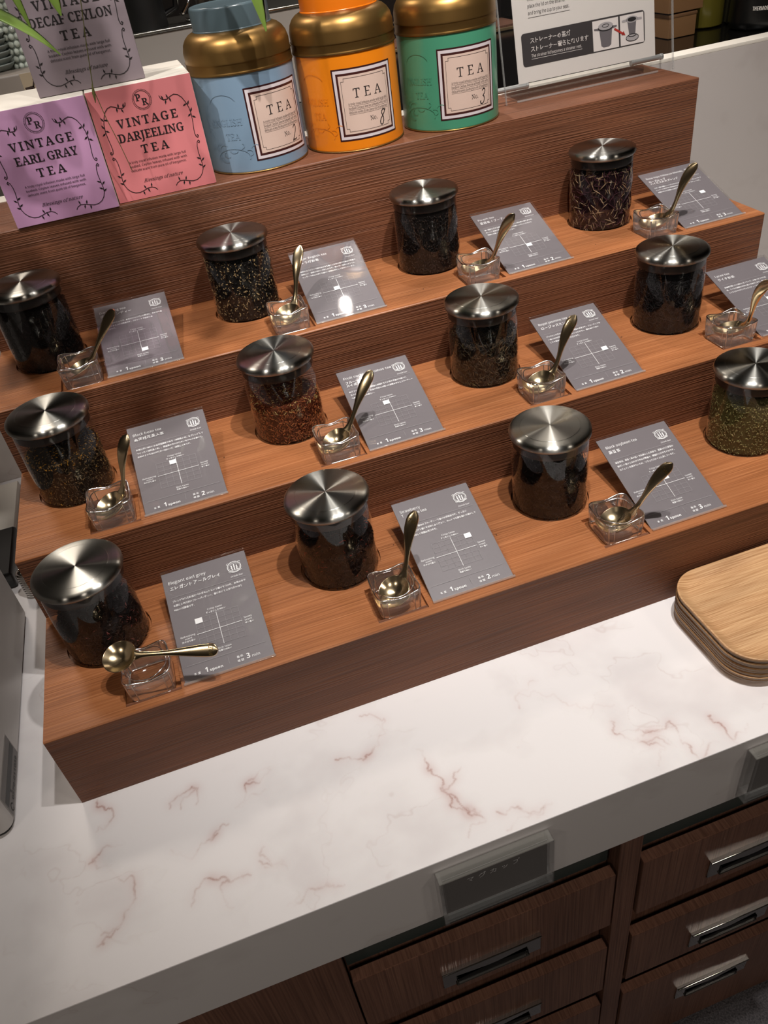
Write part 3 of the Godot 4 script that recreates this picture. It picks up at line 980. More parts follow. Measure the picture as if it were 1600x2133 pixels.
func spoon_rests() -> void:
	# metal tubes added as glints of the glass edges: corner facets, foot and rim
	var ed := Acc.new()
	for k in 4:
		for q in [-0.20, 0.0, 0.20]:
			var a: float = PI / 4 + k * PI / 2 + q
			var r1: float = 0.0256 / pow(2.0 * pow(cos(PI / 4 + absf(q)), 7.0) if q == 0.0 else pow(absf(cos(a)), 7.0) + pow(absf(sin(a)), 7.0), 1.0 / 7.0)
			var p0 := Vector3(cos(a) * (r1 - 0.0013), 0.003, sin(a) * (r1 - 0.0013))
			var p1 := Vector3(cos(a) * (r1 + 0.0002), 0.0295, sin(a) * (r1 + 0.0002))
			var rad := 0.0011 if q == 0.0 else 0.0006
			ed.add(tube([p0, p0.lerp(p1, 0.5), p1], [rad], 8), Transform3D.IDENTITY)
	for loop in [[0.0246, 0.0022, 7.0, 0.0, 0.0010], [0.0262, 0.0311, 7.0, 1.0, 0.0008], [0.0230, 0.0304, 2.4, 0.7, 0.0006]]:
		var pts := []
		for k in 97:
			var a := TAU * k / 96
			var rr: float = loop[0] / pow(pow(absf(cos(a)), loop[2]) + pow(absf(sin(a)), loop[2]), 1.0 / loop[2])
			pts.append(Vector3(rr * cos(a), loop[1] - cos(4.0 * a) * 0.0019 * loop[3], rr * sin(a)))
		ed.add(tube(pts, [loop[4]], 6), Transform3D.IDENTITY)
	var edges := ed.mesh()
	var rest := [rest_shape(0).mesh(), rest_shape(1).mesh(), rest_shape(2).mesh()]
	var tips := {"11": [0.058, 0.097, -0.068 + 0.0415], "10": [], "12": [0.764, 0.208, -0.021], "20": [0.1676, 0.3037, -0.2583], "21": [0.478, 0.301, -0.257], "22": [0.760, 0.306, -0.247], "23": [1.0233, 0.3037, -0.2015], "30": [0.190, 0.3960, -0.418], "31": [0.4559, 0.3996, -0.4778], "32": [0.7469, 0.3996, -0.3996], "33": [1.052, 0.4010, -0.420]}
	tips["11"] = [0.459, 0.214, -0.069]
	var teas := ["by the dark front-step jar with red petals", "by the strawberry tea card", "by the black soybean card", "", "by the jar with golden flowers", "by the reddish rooibos jar", "by the coarse greenish leaf jar", "by the lychee tea card", "by the shaded upper-step jar", "by the ginger tea card", "by the pu-erh card", "by the hibiscus jar"]
	for k in range(1, 4):
		for c in 4:
			if k == 1 and c == 3:
				continue
			var words: String = teas[(k - 1) * 4 + c]
			var base := Vector3(JX[c] + 0.0435, SY[k] - REC, SZ[k] - 0.0415)
			var o := thing("spoon_rest", "square thick-walled clear glass spoon rest " + words, "spoon rest", base, "glass spoon rests")
			part(o, "glass_wall", rest[0], M.crystal)
			part(o, "glass_hollow", rest[1], M.rest_glass)
			part(o, "glass_base", rest[2], M.glass)
			part(o, "glint_tubes", edges, M.glint)
			var at0 := base
			var s := thing("tea_spoon", ("small gold spoon standing in the glass rest " + words) if not (k == 1 and c == 0) else "small gold spoon lying across the top of its glass rest", "spoon", Vector3.ZERO, "gold tea spoons")
			if k == 1 and c == 0:
				spoon(s, Vector3(0.0985, 0.1605, -0.0445), Vector3(0.2035, 0.1640, -0.0045), Vector3(-0.18, 1.0, 0.28), true, 0.03)
				continue
			var tp: Array = tips["%d%d" % [k, c]]
			var tip := Vector3(tp[0], tp[1], tp[2])
			var bowl := base + Vector3(-0.001, 0.0205, 0.001)
			var h := (tip - bowl)
			h.y = 0
			h = h.normalized()
			spoon(s, bowl, tip, Vector3(-h.x * 0.34, 1.0, -h.z * 0.34 + 0.10), k == 1 or (k == 2 and c == 2))

# ---------------------------------------------------------------- name cards
func cards() -> void:
	var D := [
		[1, 0.1547, -0.0089, ["Elegant earl grey"], ["エレガントアールグレイ"], ["ブレンドされた紅茶にベルガモットという香りをつけた、紅茶の中で", "も特に人気が高いフレーバーティー。香り高くて上品な爽やかな", "味わいが特徴です。"], 0, 0, "3", "grey tea card titled Elegant earl grey in a clear holder"],
		[1, 0.4511, -0.0085, ["Strawberry", "T          se tea"], [], ["甘ずっぱい風味のフルーティーな香りの烏龍茶です。すっきり", "したココアと香りをお楽しみください。ホットでも氷を入れて冷やして", "も美味しくお飲み頂けます。"], 5, 0, "2", "grey tea card titled Strawberry in a clear holder on the front step"],
		[1, 0.7422, 0.0095, ["Black soybean tea"], ["黒豆茶"], ["黒豆茶は、黒豆(黒大豆)を原料としたお茶で、焙煎された黒豆の", "香ばしい香りとほのかな甘みが特徴で、口当たりがまろやかです。", "カフェインを含まないため、リラックスタイムに適しています。"], 3, 1, "3", "grey tea card titled Black soybean tea in a clear holder"],
		[2, 0.1563, -0.0036, ["Black bean tea"], ["台湾桂花美人茶"], ["紅茶に近い味わいの台湾発酵茶である「東方美人茶」をブレンドして", "つくった「桂花美人茶」。柑橘系の爽やかなキンモクセイの香りと、", "紅茶のようなほのかな甘い味わいが、女性に人気です。"], 2, 0, "2", "grey tea card titled Black bean tea in a clear holder"],
		[2, 0.4488, -0.0156, ["Fruit cocktail rooibos tea"], ["フルーツカクテル", "ルイボスティー"], ["南アフリカセダルバーグ山脈に自生するマメ科の低木から作られ", "るルイボスティーに、紅茶や緑茶とは違った独特の甘さとフルーティー", "な香りをお楽しみ下さい。"], 2, 0, "3", "grey tea card titled Fruit cocktail rooibos tea in a clear holder"],
		[2, 0.7460, -0.0022, ["Royal jasmine tea"], ["ロージャスミン茶"], ["ジャスミンの花の香りをうつした緑茶のお茶です。フルーティで甘", "い香りの味が楽しめます。ホットはもちろん、氷を入れて冷や", "しても美味しくお飲みいただけます。"], 5, 2, "2", "grey tea card titled with jasmine tea in a clear holder"],
		[2, 1.0400, -0.0022, ["Lycee tea"], ["ライチ紅茶"], ["楊貴妃が愛したと言われる「ライチ」の香りをつけた紅", "茶。ライチの独特の甘味と香りが広がります。香りが", "とてもさわやかなリラックスティーです。"], 3, 1, "2", "grey tea card titled Lycee tea at the end of the second step"],
		[3, 0.1520, -0.0122, ["Darjeeling tea"], ["ダージリンティー"], ["世界三大紅茶のひとつで、紅茶のシャンパンと呼ばれ、爽やかな香", "りと甘みのあるコクが特徴です。ストレートでお楽しみ", "いただけます。"], 3, 5, "3", "grey tea card in the plant's shade on the upper step"],
		[3, 0.4469, 0.0537, ["Ginger English tea"], ["しょうが紅茶"], ["生姜のスパイシーで温かみのある香りと紅茶の豊かな風味が特徴で", "生姜より、独特の味わいが楽しめます。冬の寒い季節はもちろん", "クーラーで冷えた時にも温かいお飲み物として好まれています。"], 2, 2, "3", "grey tea card titled Ginger English tea in a clear holder"],
		[3, 0.7442, -0.0079, ["Pu-erh tea"], ["普洱茶(プーアール茶)"], ["古い歴史を有する発酵茶で、独特な香りと飲み口を持ちますが、", "脂っこい料理のあとに、さっぱりとお召し上がりいただけて", "健康にも良いお茶と言われています。"], 3, 3, "2", "grey tea card titled Pu-erh tea in a clear holder"],
		[3, 1.0424, -0.0045, ["Rose hips hibiscus blends"], ["ローズヒップ", "ハイビスカスブレンド"], ["ルビー色に色づくハイビスカスにビタミン豊富なローズヒップをブ", "レンドした爽やかな酸味の中に甘みを感じるハーブティーです。", "お肌の気になる方にもおすすめです。"], 5, 0, "3", "grey tea card titled Rose hips hibiscus blends in a clear holder"],
	]
	var panel := rbox(0.1035, 0.1465, 0.0015, 0.0003).mesh()
	var cover := rbox(0.1053, 0.1521, 0.0020, 0.0004).mesh()
	var lip := rbox(0.1053, 0.0030, 0.0052, 0.0004).mesh()
	for d in D:
		var k: int = d[0]
		var t: float = 0.3326 + d[2]
		var o := thing("tea_card", d[9], "sign card", Vector3(d[1] + 0.05265, SY[k] + 0.0012, SZ[k] - 0.0133), "grey tea cards")
		var b := Basis(Vector3.RIGHT, Vector3(0, sin(t), -cos(t)), Vector3(0, cos(t), sin(t)))
		var lay := Transform3D(b, Vector3.ZERO)
		part(o, "print_panel", panel, M.card, lay * at(0, 0.0035, -0.0030))
		part(o, "cover_sheet", cover, M.acrylic, lay * at(0, 0, -0.0002))
		part(o, "base_lip", lip, M.acrylic_edge, lay * at(0, -0.0004, -0.0012))
		var legh := 0.1521 * sin(t)
		part(o, "back_leg", rbox(0.1053, legh, 0.0020, 0.0004), M.acrylic, at(0, 0, -0.1521 * cos(t) - 0.0008))
		var L := Acc.new()
		var G := Acc.new()
		var mm := 0.001
		var X := func(u: float) -> float: return (u - 52.6) * mm
		var Yv := func(v: float) -> float: return (152.1 - v) * mm
		var title: Array = d[3]
		var jp: Array = d[4]
		var yy := 19.6
		for s in title:
			var parts: PackedStringArray = s.split("          ")
			ftext(L, sans, parts[0], 4.1 * mm, (7.4 - 52.6) * mm, (152.1 - yy) * mm, 45.4 * mm * s.length() / 17.0 if parts.size() == 1 else 0.0)
			if parts.size() > 1:
				ftext(L, sans, parts[1], 4.1 * mm, (26.0 - 52.6) * mm, (152.1 - yy) * mm)
			yy += 6.2
		yy += 2.6
		for s in jp:
			fkana(L, s, (5.6 if jp.size() == 1 else 5.0) * mm, (7.0 - 52.6) * mm, (152.1 - yy) * mm, 0.62 * mm)
			yy += 5.6
		var r := 45.0
		for s in d[5]:
			fkana(L, s, 3.1 * mm, (7.0 - 52.6) * mm, (152.1 - r) * mm, 0.36 * mm, minf(90.5 / 31.5, 90.5 / s.length()) * mm)
			r += 5.9
		# rules
		fline(G, [Vector2((6.9 - 52.6) * mm, (152.1 - 38.0) * mm), Vector2((97.7 - 52.6) * mm, (152.1 - 38.0) * mm)], 0.35 * mm)
		fline(G, [Vector2((7.0 - 52.6) * mm, (152.1 - 130.0) * mm), Vector2((98.0 - 52.6) * mm, (152.1 - 130.0) * mm)], 0.35 * mm)
		fline(G, [Vector2(0.6 * mm, (152.1 - 133.5) * mm), Vector2(0.6 * mm, (152.1 - 142.0) * mm)], 0.3 * mm)
		# chart
		for q in 7:
			var gx := (27.3 + q * 8.6 - 52.6) * mm
			var gy := (152.1 - 74.6 - q * 6.72) * mm
			fline(G, [Vector2(gx, (152.1 - 74.6) * mm), Vector2(gx, (152.1 - 114.9) * mm)], 0.24 * mm)
			fline(G, [Vector2((27.3 - 52.6) * mm, gy), Vector2((78.9 - 52.6) * mm, gy)], 0.24 * mm)
		fline(L, [Vector2(0.5 * mm, (152.1 - 73.5) * mm), Vector2(0.5 * mm, (152.1 - 116.0) * mm)], 0.55 * mm)
		fline(L, [Vector2((26.5 - 52.6) * mm, (152.1 - 94.8) * mm), Vector2((79.5 - 52.6) * mm, (152.1 - 94.8) * mm)], 0.55 * mm)
		var cx: int = d[6]
		var cy: int = d[7]
		frect(L, (27.3 + cx * 8.6 - 52.6) * mm, (152.1 - 74.6 - (cy + 1) * 6.72) * mm, (27.3 + (cx + 1) * 8.6 - 52.6) * mm, (152.1 - 74.6 - cy * 6.72) * mm, 0.00005)
		ftext(L, sans, "Crisp taste", 2.3 * mm, 0.2 * mm, (152.1 - 68.2) * mm, 17.5 * mm, 1)
		fkana(L, "すっきりした味わい", 2.6 * mm, (41.5 - 52.6) * mm, (152.1 - 72.4) * mm, 0.33 * mm)
		ftext(L, sans, "Sweet", 2.3 * mm, (82.0 - 52.6) * mm, (152.1 - 93.2) * mm, 9.6 * mm)
		ftext(L, sans, "scent", 2.3 * mm, (82.4 - 52.6) * mm, (152.1 - 96.6) * mm, 8.6 * mm)
		fkana(L, "甘い香り", 2.6 * mm, (81.8 - 52.6) * mm, (152.1 - 100.3) * mm, 0.33 * mm)
		ftext(L, sans, "Refreshing", 2.3 * mm, (7.2 - 52.6) * mm, (152.1 - 94.3) * mm, 17.0 * mm)
		ftext(L, sans, "scent", 2.3 * mm, (11.5 - 52.6) * mm, (152.1 - 97.4) * mm, 8.6 * mm)
		fkana(L, "爽やかな香り", 2.6 * mm, (7.4 - 52.6) * mm, (152.1 - 101.0) * mm, 0.33 * mm)
		ftext(L, sans, "Rich taste", 2.3 * mm, 0.3 * mm, (152.1 - 121.2) * mm, 15.5 * mm, 1)
		fkana(L, "濃厚な味わい", 2.6 * mm, (44.8 - 52.6) * mm, (152.1 - 124.8) * mm, 0.33 * mm)
		fkana(L, "茶葉", 3.0 * mm, (12.6 - 52.6) * mm, (152.1 - 143.4) * mm, 0.4 * mm, 4.6 * mm)
		ftext(L, bold, "1", 6.2 * mm, (25.5 - 52.6) * mm, (152.1 - 144.0) * mm)
		ftext(L, bold, "spoon", 3.4 * mm, (30.6 - 52.6) * mm, (152.1 - 144.0) * mm, 15.0 * mm)
		fkana(L, "抽出", 3.2 * mm, (62.4 - 52.6) * mm, (152.1 - 139.4) * mm, 0.4 * mm, 4.2 * mm)
		fkana(L, "時間", 3.2 * mm, (62.4 - 52.6) * mm, (152.1 - 144.4) * mm, 0.4 * mm, 4.2 * mm)
		ftext(L, bold, d[8], 6.4 * mm, (73.2 - 52.6) * mm, (152.1 - 143.4) * mm)
		ftext(L, sans, "min", 3.4 * mm, (79.6 - 52.6) * mm, (152.1 - 143.4) * mm, 9.0 * mm)
		crest(L, Vector2((87.4 - 52.6) * mm, (152.1 - 21.5) * mm), 8.6 * mm)
		ftext(L, serif, "Drink bar", 2.2 * mm, (87.6 - 52.6) * mm, (152.1 - 35.2) * mm, 15.0 * mm, 1, false, 0.3)
		part(o, "lettering", L, M.white_ink, lay * at(0, 0, -0.00135))
		part(o, "ruled_lines", G, M.thin_ink, lay * at(0, 0, -0.00138))

func crest(A: Acc, c: Vector2, r: float) -> void:
	farc(A, c, r * 0.95, r * 0.88, 0, TAU, r * 0.11, 0, 32)
	farc(A, c, r * 0.78, r * 0.70, 0, TAU, r * 0.045, 0, 28)
	for s in [-1.0, 1.0]:
		farc(A, c + Vector2(s * r * 0.80, r * 0.62), r * 0.17, r * 0.15, 0, TAU * 0.8, r * 0.07, 0, 10)
		farc(A, c + Vector2(s * r * 0.72, -r * 0.66), r * 0.17, r * 0.13, 0, TAU * 0.8, r * 0.07, 0, 10)
	# three figures standing side by side
	for q in [[-0.38, 0.20, 0.30], [0.0, 0.34, 0.36], [0.36, 0.14, 0.32]]:
		fdisc(A, c + Vector2(q[0], q[1]) * r, r * 0.10, r * 0.12, 0, 10)
		fline(A, [c + Vector2(q[0], q[1] - 0.16) * r, c + Vector2(q[0] * 0.9, -0.46) * r], r * 0.15)
		fline(A, [c + Vector2(q[0] - 0.13, q[1] - 0.34) * r, c + Vector2(q[0] + 0.14, q[1] - 0.30) * r], r * 0.05)
	fline(A, [c + Vector2(-r * 0.6, -r * 0.50), c + Vector2(r * 0.6, -r * 0.50)], r * 0.07)
	farc(A, c + Vector2(0, -r * 0.2), r * 0.6, r * 0.62, PI * 1.15, PI * 1.85, r * 0.06, 0, 12)
	farc(A, c + Vector2(0, r * 0.1), r * 0.55, r * 0.5, PI * 0.2, PI * 0.8, r * 0.05, 0, 12)

# ---------------------------------------------------------------- stack of trays
func trays() -> void:
	var A := Acc.new()
	var w := 0.36
	var d := 0.1615
	var rings := []
	for s in [[0.0135, 0.0], [0.0042, 0.0064], [0.0026, 0.0080], [0.0, 0.0085], [0.0, 0.0104], [0.0006, 0.0110], [0.0022, 0.0110], [0.0030, 0.0104], [0.0080, 0.0068], [0.0120, 0.0048], [0.0150, 0.0040], [0.0170, 0.0040]]:
		rings.append(rrect(w - 2 * s[0], d - 2 * s[0], 0.044 - s[0], s[1], 14))
	A.loft(rings, [2, 6])
	var m := A.mesh()
	var E := Acc.new()
	E.loft([rrect(w + 0.0003, d + 0.0003, 0.0441, 0.0084, 14), rrect(w + 0.0006, d + 0.0006, 0.0442, 0.0095, 14), rrect(w + 0.0003, d + 0.0003, 0.0441, 0.0106, 14)], [], false, false)
	var em := E.mesh()
	var which := ["lowest of the stack, on the marble", "second from the bottom of the stack", "third from the bottom of the stack", "fourth from the bottom of the stack", "fifth of the stack, in its middle", "fourth from the top of the stack", "third from the top of the stack", "second from the top of the stack", "topmost of the stack, its floor in view"]
	var rng := RandomNumberGenerator.new()
	rng.seed = 5
	for k in 9:
		var o := thing("serving_tray", "light wooden serving tray with rounded corners, " + which[k], "tray", Vector3(0.9312 + rng.randf_range(-0.0012, 0.0012), 0.0002 + k * 0.0045, 0.0860 + rng.randf_range(-0.0010, 0.0010)), "stacked wooden trays")
		part(o, "tray_body", m, M.tray)
		part(o, "ply_edge", em, M.tray_edge if k < 8 else M.tray)

# ---------------------------------------------------------------- tea boxes
func vine(A: Acc, mir: bool, low: bool) -> void:
	var pts := [[84, 8.5], [86.5, 11.5], [91, 13.5], [97, 13], [103, 11], [109, 9.6], [115, 10.2], [120.5, 13], [124.5, 17.5], [127, 23], [127.6, 30], [126.8, 38], [126.2, 46], [126.6, 53], [128, 58.5], [130.2, 60.5], [131.6, 58.8], [130.6, 57], [129.2, 57.8]]
	var leaves := [[91, 13.5, 100], [99, 12.5, 70], [97, 13, 250], [104, 11, 260], [126.5, 24, 30], [127.5, 27, 150], [127.6, 33, 40], [127.2, 36, 150]]
	if not low:
		pts = [[93.5, 123.5], [94.5, 120], [98, 117.6], [103, 117.8], [108, 120.4], [113, 122], [118, 120.6], [122.5, 116.5], [126, 110], [128.6, 103], [129.6, 94], [129, 84], [128, 76], [127.6, 70], [128.6, 65.5], [130.6, 64.2], [132, 66], [131, 67.6], [129.8, 66.8]]
		leaves = [[98, 117.6, 110], [104, 118, 100], [106, 119.5, 280], [101, 117.6, 250], [127, 108, 200], [127.6, 106, 60], [129.5, 95, 210], [129.6, 92, 330], [129.4, 97, 60]]
	var line := []
	for p in pts:
		line.append(Vector2((141.0 - p[0]) if mir else p[0], p[1]) * 0.001)
	fline(A, line, 0.00085)
	for l in leaves:
		var a := deg_to_rad(l[2])
		var dir := Vector2(cos(a), sin(a))
		if mir:
			dir.x = -dir.x
		var b := Vector2((141.0 - l[0]) if mir else l[0], l[1]) * 0.001
		var s := Vector2(-dir.y, dir.x) * 0.0011
		var tip := b + dir * 0.0062
		var q := b + dir * 0.003
		A.quad(Vector3(b.x, b.y, 0), Vector3(q.x + s.x, q.y + s.y, 0), Vector3(tip.x, tip.y, 0), Vector3(q.x - s.x, q.y - s.y, 0), Vector3.BACK)

func tea_boxes() -> void:
	var mm := 0.001
	var B := [
		["EARL GRAY", Color(0.74, 0.555, 0.70), Vector3(0.1621, SY[4] + 0.0003, -0.5967 - 0.07), "lilac cube tea box reading VINTAGE EARL GRAY TEA"],
		["DARJEELING", Color(0.81, 0.47, 0.48), Vector3(0.3040, SY[4] + 0.0003, -0.6090 - 0.07), "coral pink tea box reading VINTAGE DARJEELING TEA beside the blue tin"],
		["DECAF CEYLON", Color(0.50, 0.45, 0.47), Vector3(0.2468, SY[4] + 0.1440, -0.6320 - 0.05), "grey tea box reading VINTAGE DECAF CEYLON TEA standing on the lilac and pink boxes"],
	]
	for b in B:
		var dep := 0.14 if b[0] != "DECAF CEYLON" else 0.10
		var o := thing("tea_box", b[3], "tea box", b[2], "vintage tea boxes")
		var side := mat(b[1], 0.55)
		part(o, "carton", rbox(0.1408, 0.1432, dep, 0.0008), M.white if b[0] != "DECAF CEYLON" else side)
		part(o, "front_panel", rbox(0.1402, 0.1424, 0.0006, 0.0002), side, at(0, 0.0004, dep / 2 + 0.0002))
		var L := Acc.new()
		for mir in [false, true]:
			vine(L, mir, true)
			vine(L, mir, false)
		var c := Vector2(70.2, 123.2) * mm
		farc(L, c, 10.6 * mm, 10.6 * mm, 0, TAU, 0.55 * mm, 0, 40)
		for k in 44:
			var a := TAU * k / 44
			fdisc(L, c + Vector2(cos(a), sin(a)) * 12.3 * mm, 0.55 * mm, 0.55 * mm, 0, 6)
		ftext(L, serif_bold, "P", 8.2 * mm, 65.6 * mm, 122.2 * mm, 0, 1)
		ftext(L, serif_bold, "R", 8.2 * mm, 73.4 * mm, 116.2 * mm, 0, 1)
		ftext(L, serif_bold, "VINTAGE", 10.6 * mm, 70.0 * mm, 94.0 * mm, 83 * mm, 1, true)
		var two: String = b[0]
		ftext(L, serif_bold, two, 10.6 * mm, 70.0 * mm, 76.5 * mm, (82.0 if two == "EARL GRAY" else 90.0 if two == "DARJEELING" else 105.0) * mm, 1)
		ftext(L, serif_bold, "TEA", 10.6 * mm, 70.0 * mm, 58.5 * mm, 38 * mm, 1, true)
		ftext(L, sans, "A truly royal infusion made with large full", 3.0 * mm, 29 * mm, 48.2 * mm, 80 * mm)
		ftext(L, sans, "bodied. Ceylon leaves infused with with", 3.0 * mm, 29 * mm, 42.8 * mm, 80 * mm)
		ftext(L, sans, "delicate scent from pure oil of bergamot.", 3.0 * mm, 29 * mm, 37.4 * mm, 78 * mm)
		ftext(L, serif, "Blessings of nature", 4.4 * mm, 41.5 * mm, 21.5 * mm, 55 * mm, 0, false, 0.5)
		part(o, "lettering", L, M.ink, at(-0.0705, 0, dep / 2 + 0.0009))

# ---------------------------------------------------------------- tins
func tins() -> void:
	var R := 0.0755
	var T := [["2", Color(0.46, 0.55, 0.63), Color(0.30, 0.355, 0.375), Vector3(0.4548, SY[4], -0.6860), 25.0, "pale blue round tea tin numbered 2 with a brass shoulder and shade-darkened cap"],  # cap darker than its body: shade put into the colour
		["8", Color(0.87, 0.49, 0.07), Color(0.85, 0.44, 0.08), Vector3(0.6100, SY[4], -0.6800), 3.6, "orange round tea tin numbered 8 with a brass shoulder"],
		["3", Color(0.27, 0.54, 0.42), Color(0.22, 0.46, 0.36), Vector3(0.7698, SY[4], -0.6745), 3.0, "green round tea tin numbered 3 next to the clear poster stand"]]
	for t in T:
		var o := thing("tea_tin", t[5], "tea tin", t[3] + Vector3(0, 0.0002, 0), "round tea tins")
		o.rotation.y = deg_to_rad(t[4])
		var paint := mat(t[1], 0.32)
		paint.clearcoat_enabled = true
		paint.clearcoat = 0.4
		paint.clearcoat_roughness = 0.2
		part(o, "body", lathe([Vector2(R - 0.002, 0.0012), Vector2(R - 0.0006, 0.0016), Vector2(R - 0.0002, 0.004), Vector2(R - 0.0002, 0.128), Vector2(R - 0.002, 0.131)], 96), paint)
		part(o, "base_rim", lathe([Vector2(R - 0.004, 0.0), Vector2(R - 0.0002, 0.0), Vector2(R + 0.0006, 0.0010), Vector2(R + 0.0002, 0.0024), Vector2(R - 0.002, 0.0026)], 96), M.brass)
		part(o, "shoulder", lathe([Vector2(R - 0.002, 0.1292), Vector2(R + 0.0010, 0.1290), Vector2(R + 0.0016, 0.1302), Vector2(R + 0.0010, 0.1318), Vector2(R + 0.0006, 0.1330), Vector2(R + 0.0006, 0.1425), Vector2(R + 0.0018, 0.1436), Vector2(R + 0.0004, 0.1450), Vector2(R + 0.0004, 0.1560), Vector2(R - 0.0020, 0.1650), Vector2(R - 0.0060, 0.1712), Vector2(R - 0.0115, 0.1758), Vector2(R - 0.018, 0.1786), Vector2(R - 0.030, 0.1798)], 96), M.brass)
		part(o, "cap", lathe([Vector2(0.0545, 0.1782), Vector2(0.0562, 0.1784), Vector2(0.0562, 0.1797), Vector2(0.0552, 0.1804), Vector2(0.0549, 0.2045), Vector2(0.0535, 0.2073), Vector2(0.0512, 0.2080), Vector2(0.0496, 0.2071), Vector2(0.02, 0.2069)], 72, [3]), mat(t[2], 0.25))
		# paper label in four nested bands
		var half := R * deg_to_rad(36.2)
		var cols := [Color(0.20, 0.085, 0.09), Color(0.80, 0.76, 0.77), Color(0.24, 0.11, 0.10), Color(0.80, 0.70, 0.645)]
		var ins := [0.0, 0.0022, 0.0062, 0.0092]
		var lab := Node3D.new()
		lab.name = "label"
		o.add_child(lab)
		for q in 4:
			var P := Acc.new()
			frect(P, -half + ins[q], 0.0160 + ins[q], half - ins[q], 0.1115 - ins[q], 0.0001 + 0.00012 * q, 24)
			part(lab, ["label_border", "label_band", "label_inner_band", "label_panel"][q], P.bend(R), mat(cols[q], 0.4, 0.0, 0.4))
		var L := Acc.new()
		var e := half - 0.0125
		var y0 := 0.0285
		var y1 := 0.0990
		var n := 0.004
		var fr := [Vector2(-e + n, y0), Vector2(e - n, y0), Vector2(e - n, y0 + n), Vector2(e, y0 + n), Vector2(e, y1 - n), Vector2(e - n, y1 - n), Vector2(e - n, y1), Vector2(-e + n, y1), Vector2(-e + n, y1 - n), Vector2(-e, y1 - n), Vector2(-e, y0 + n), Vector2(-e + n, y0 + n), Vector2(-e + n, y0)]
		var fine := []
		for k in fr.size() - 1:
			for j in 24:
				fine.append(fr[k].lerp(fr[k + 1], j / 24.0))
		fine.append(fr[-1])
		fline(L, fine, 0.0005, 0.0006)
		ftext(L, serif, "TEA", 0.0128, 0.0025, 0.0725, 0.0445, 1, true, 0, 0.0006)
		var rows := ["A truly royal infusion made with large full", "bodied Ceylon leaves infused with with", "delicate scent from pure oil of bergamot."]
		for k in 3:
			var ly := 0.0638 - k * 0.0056
			ftext(L, serif, rows[k], 0.0030, 0.0025, ly, 0.062, 1, false, 0, 0.0006)
			fine = []
			for j in 13:
				fine.append(Vector2(0.0025 - 0.031 + 0.062 * j / 12.0, ly - 0.0014))
			fline(L, fine, 0.00028, 0.0006)
		ftext(L, serif, "No.", 0.0062, 0.0125, 0.0395, 0.0110, 2, false, 0, 0.0006)
		numeral(L, t[0], Vector2(0.0155, 0.0300), 0.0200)
		part(lab, "lettering", L.bend(R), M.ink)
		# pressed ornament beside the label: words, a pot and sprigs
		var E := Acc.new()
		var cx := -R * deg_to_rad(62.0)
		ftext(E, serif, "ENGLISH", 0.009, cx, 0.0665, 0.048, 1, false, 0, 0.0003)
		ftext(E, serif, "TEA", 0.0095, cx + 0.006, 0.0475, 0.022, 1, false, 0, 0.0003)
		farc(E, Vector2(cx, 0.095), 0.02, 0.012, 0.3, 2.9, 0.0010, 0.0003)
		farc(E, Vector2(cx, 0.024), 0.026, 0.012, -0.3, 3.6, 0.0011, 0.0003)
		farc(E, Vector2(cx - 0.012, 0.03), 0.01, 0.012, 1.0, 5.0, 0.0010, 0.0003)
		for k in 7:
			var a := Vector2(cx - 0.03 + k * 0.011, 0.034 + 0.006 * sin(k * 2.1))
			farc(E, a, 0.006, 0.004, k, k + 3.2, 0.0009, 0.0003, 10)
			farc(E, Vector2(cx - 0.032, 0.05 + k * 0.007), 0.004, 0.005, k * 0.7, k * 0.7 + 2.6, 0.0008, 0.0003, 8)
		part(o, "pressed_ornament", E.bend(R), paint)

func numeral(A: Acc, s: String, at_: Vector2, h: float) -> void:
	var pts := []
	if s == "8":
		pts = [[0.72, 0.98], [0.52, 1.0], [0.36, 0.90], [0.34, 0.76], [0.46, 0.62], [0.58, 0.46], [0.60, 0.24], [0.48, 0.06], [0.30, 0.0], [0.14, 0.08], [0.10, 0.24], [0.22, 0.42], [0.46, 0.58], [0.68, 0.74], [0.80, 0.90], [0.72, 0.98], [0.9, 0.94]]
	elif s == "3":
		pts = [[0.30, 0.90], [0.50, 1.0], [0.72, 0.96], [0.78, 0.82], [0.66, 0.66], [0.44, 0.54], [0.62, 0.46], [0.68, 0.28], [0.56, 0.08], [0.34, 0.0], [0.12, 0.04], [0.04, 0.16], [0.12, 0.22]]
	else:
		pts = [[0.28, 0.84], [0.44, 0.98], [0.66, 0.98], [0.74, 0.82], [0.62, 0.56], [0.36, 0.28], [0.10, 0.06], [0.06, 0.0], [0.30, 0.06], [0.54, 0.02], [0.72, 0.10]]
	var line := []
	for p in pts:
		line.append(at_ + Vector2(p[0] + 0.12 * p[1], p[1]) * h * Vector2(0.62, 1.0))
	fline(A, line, 0.0014, 0.0006)

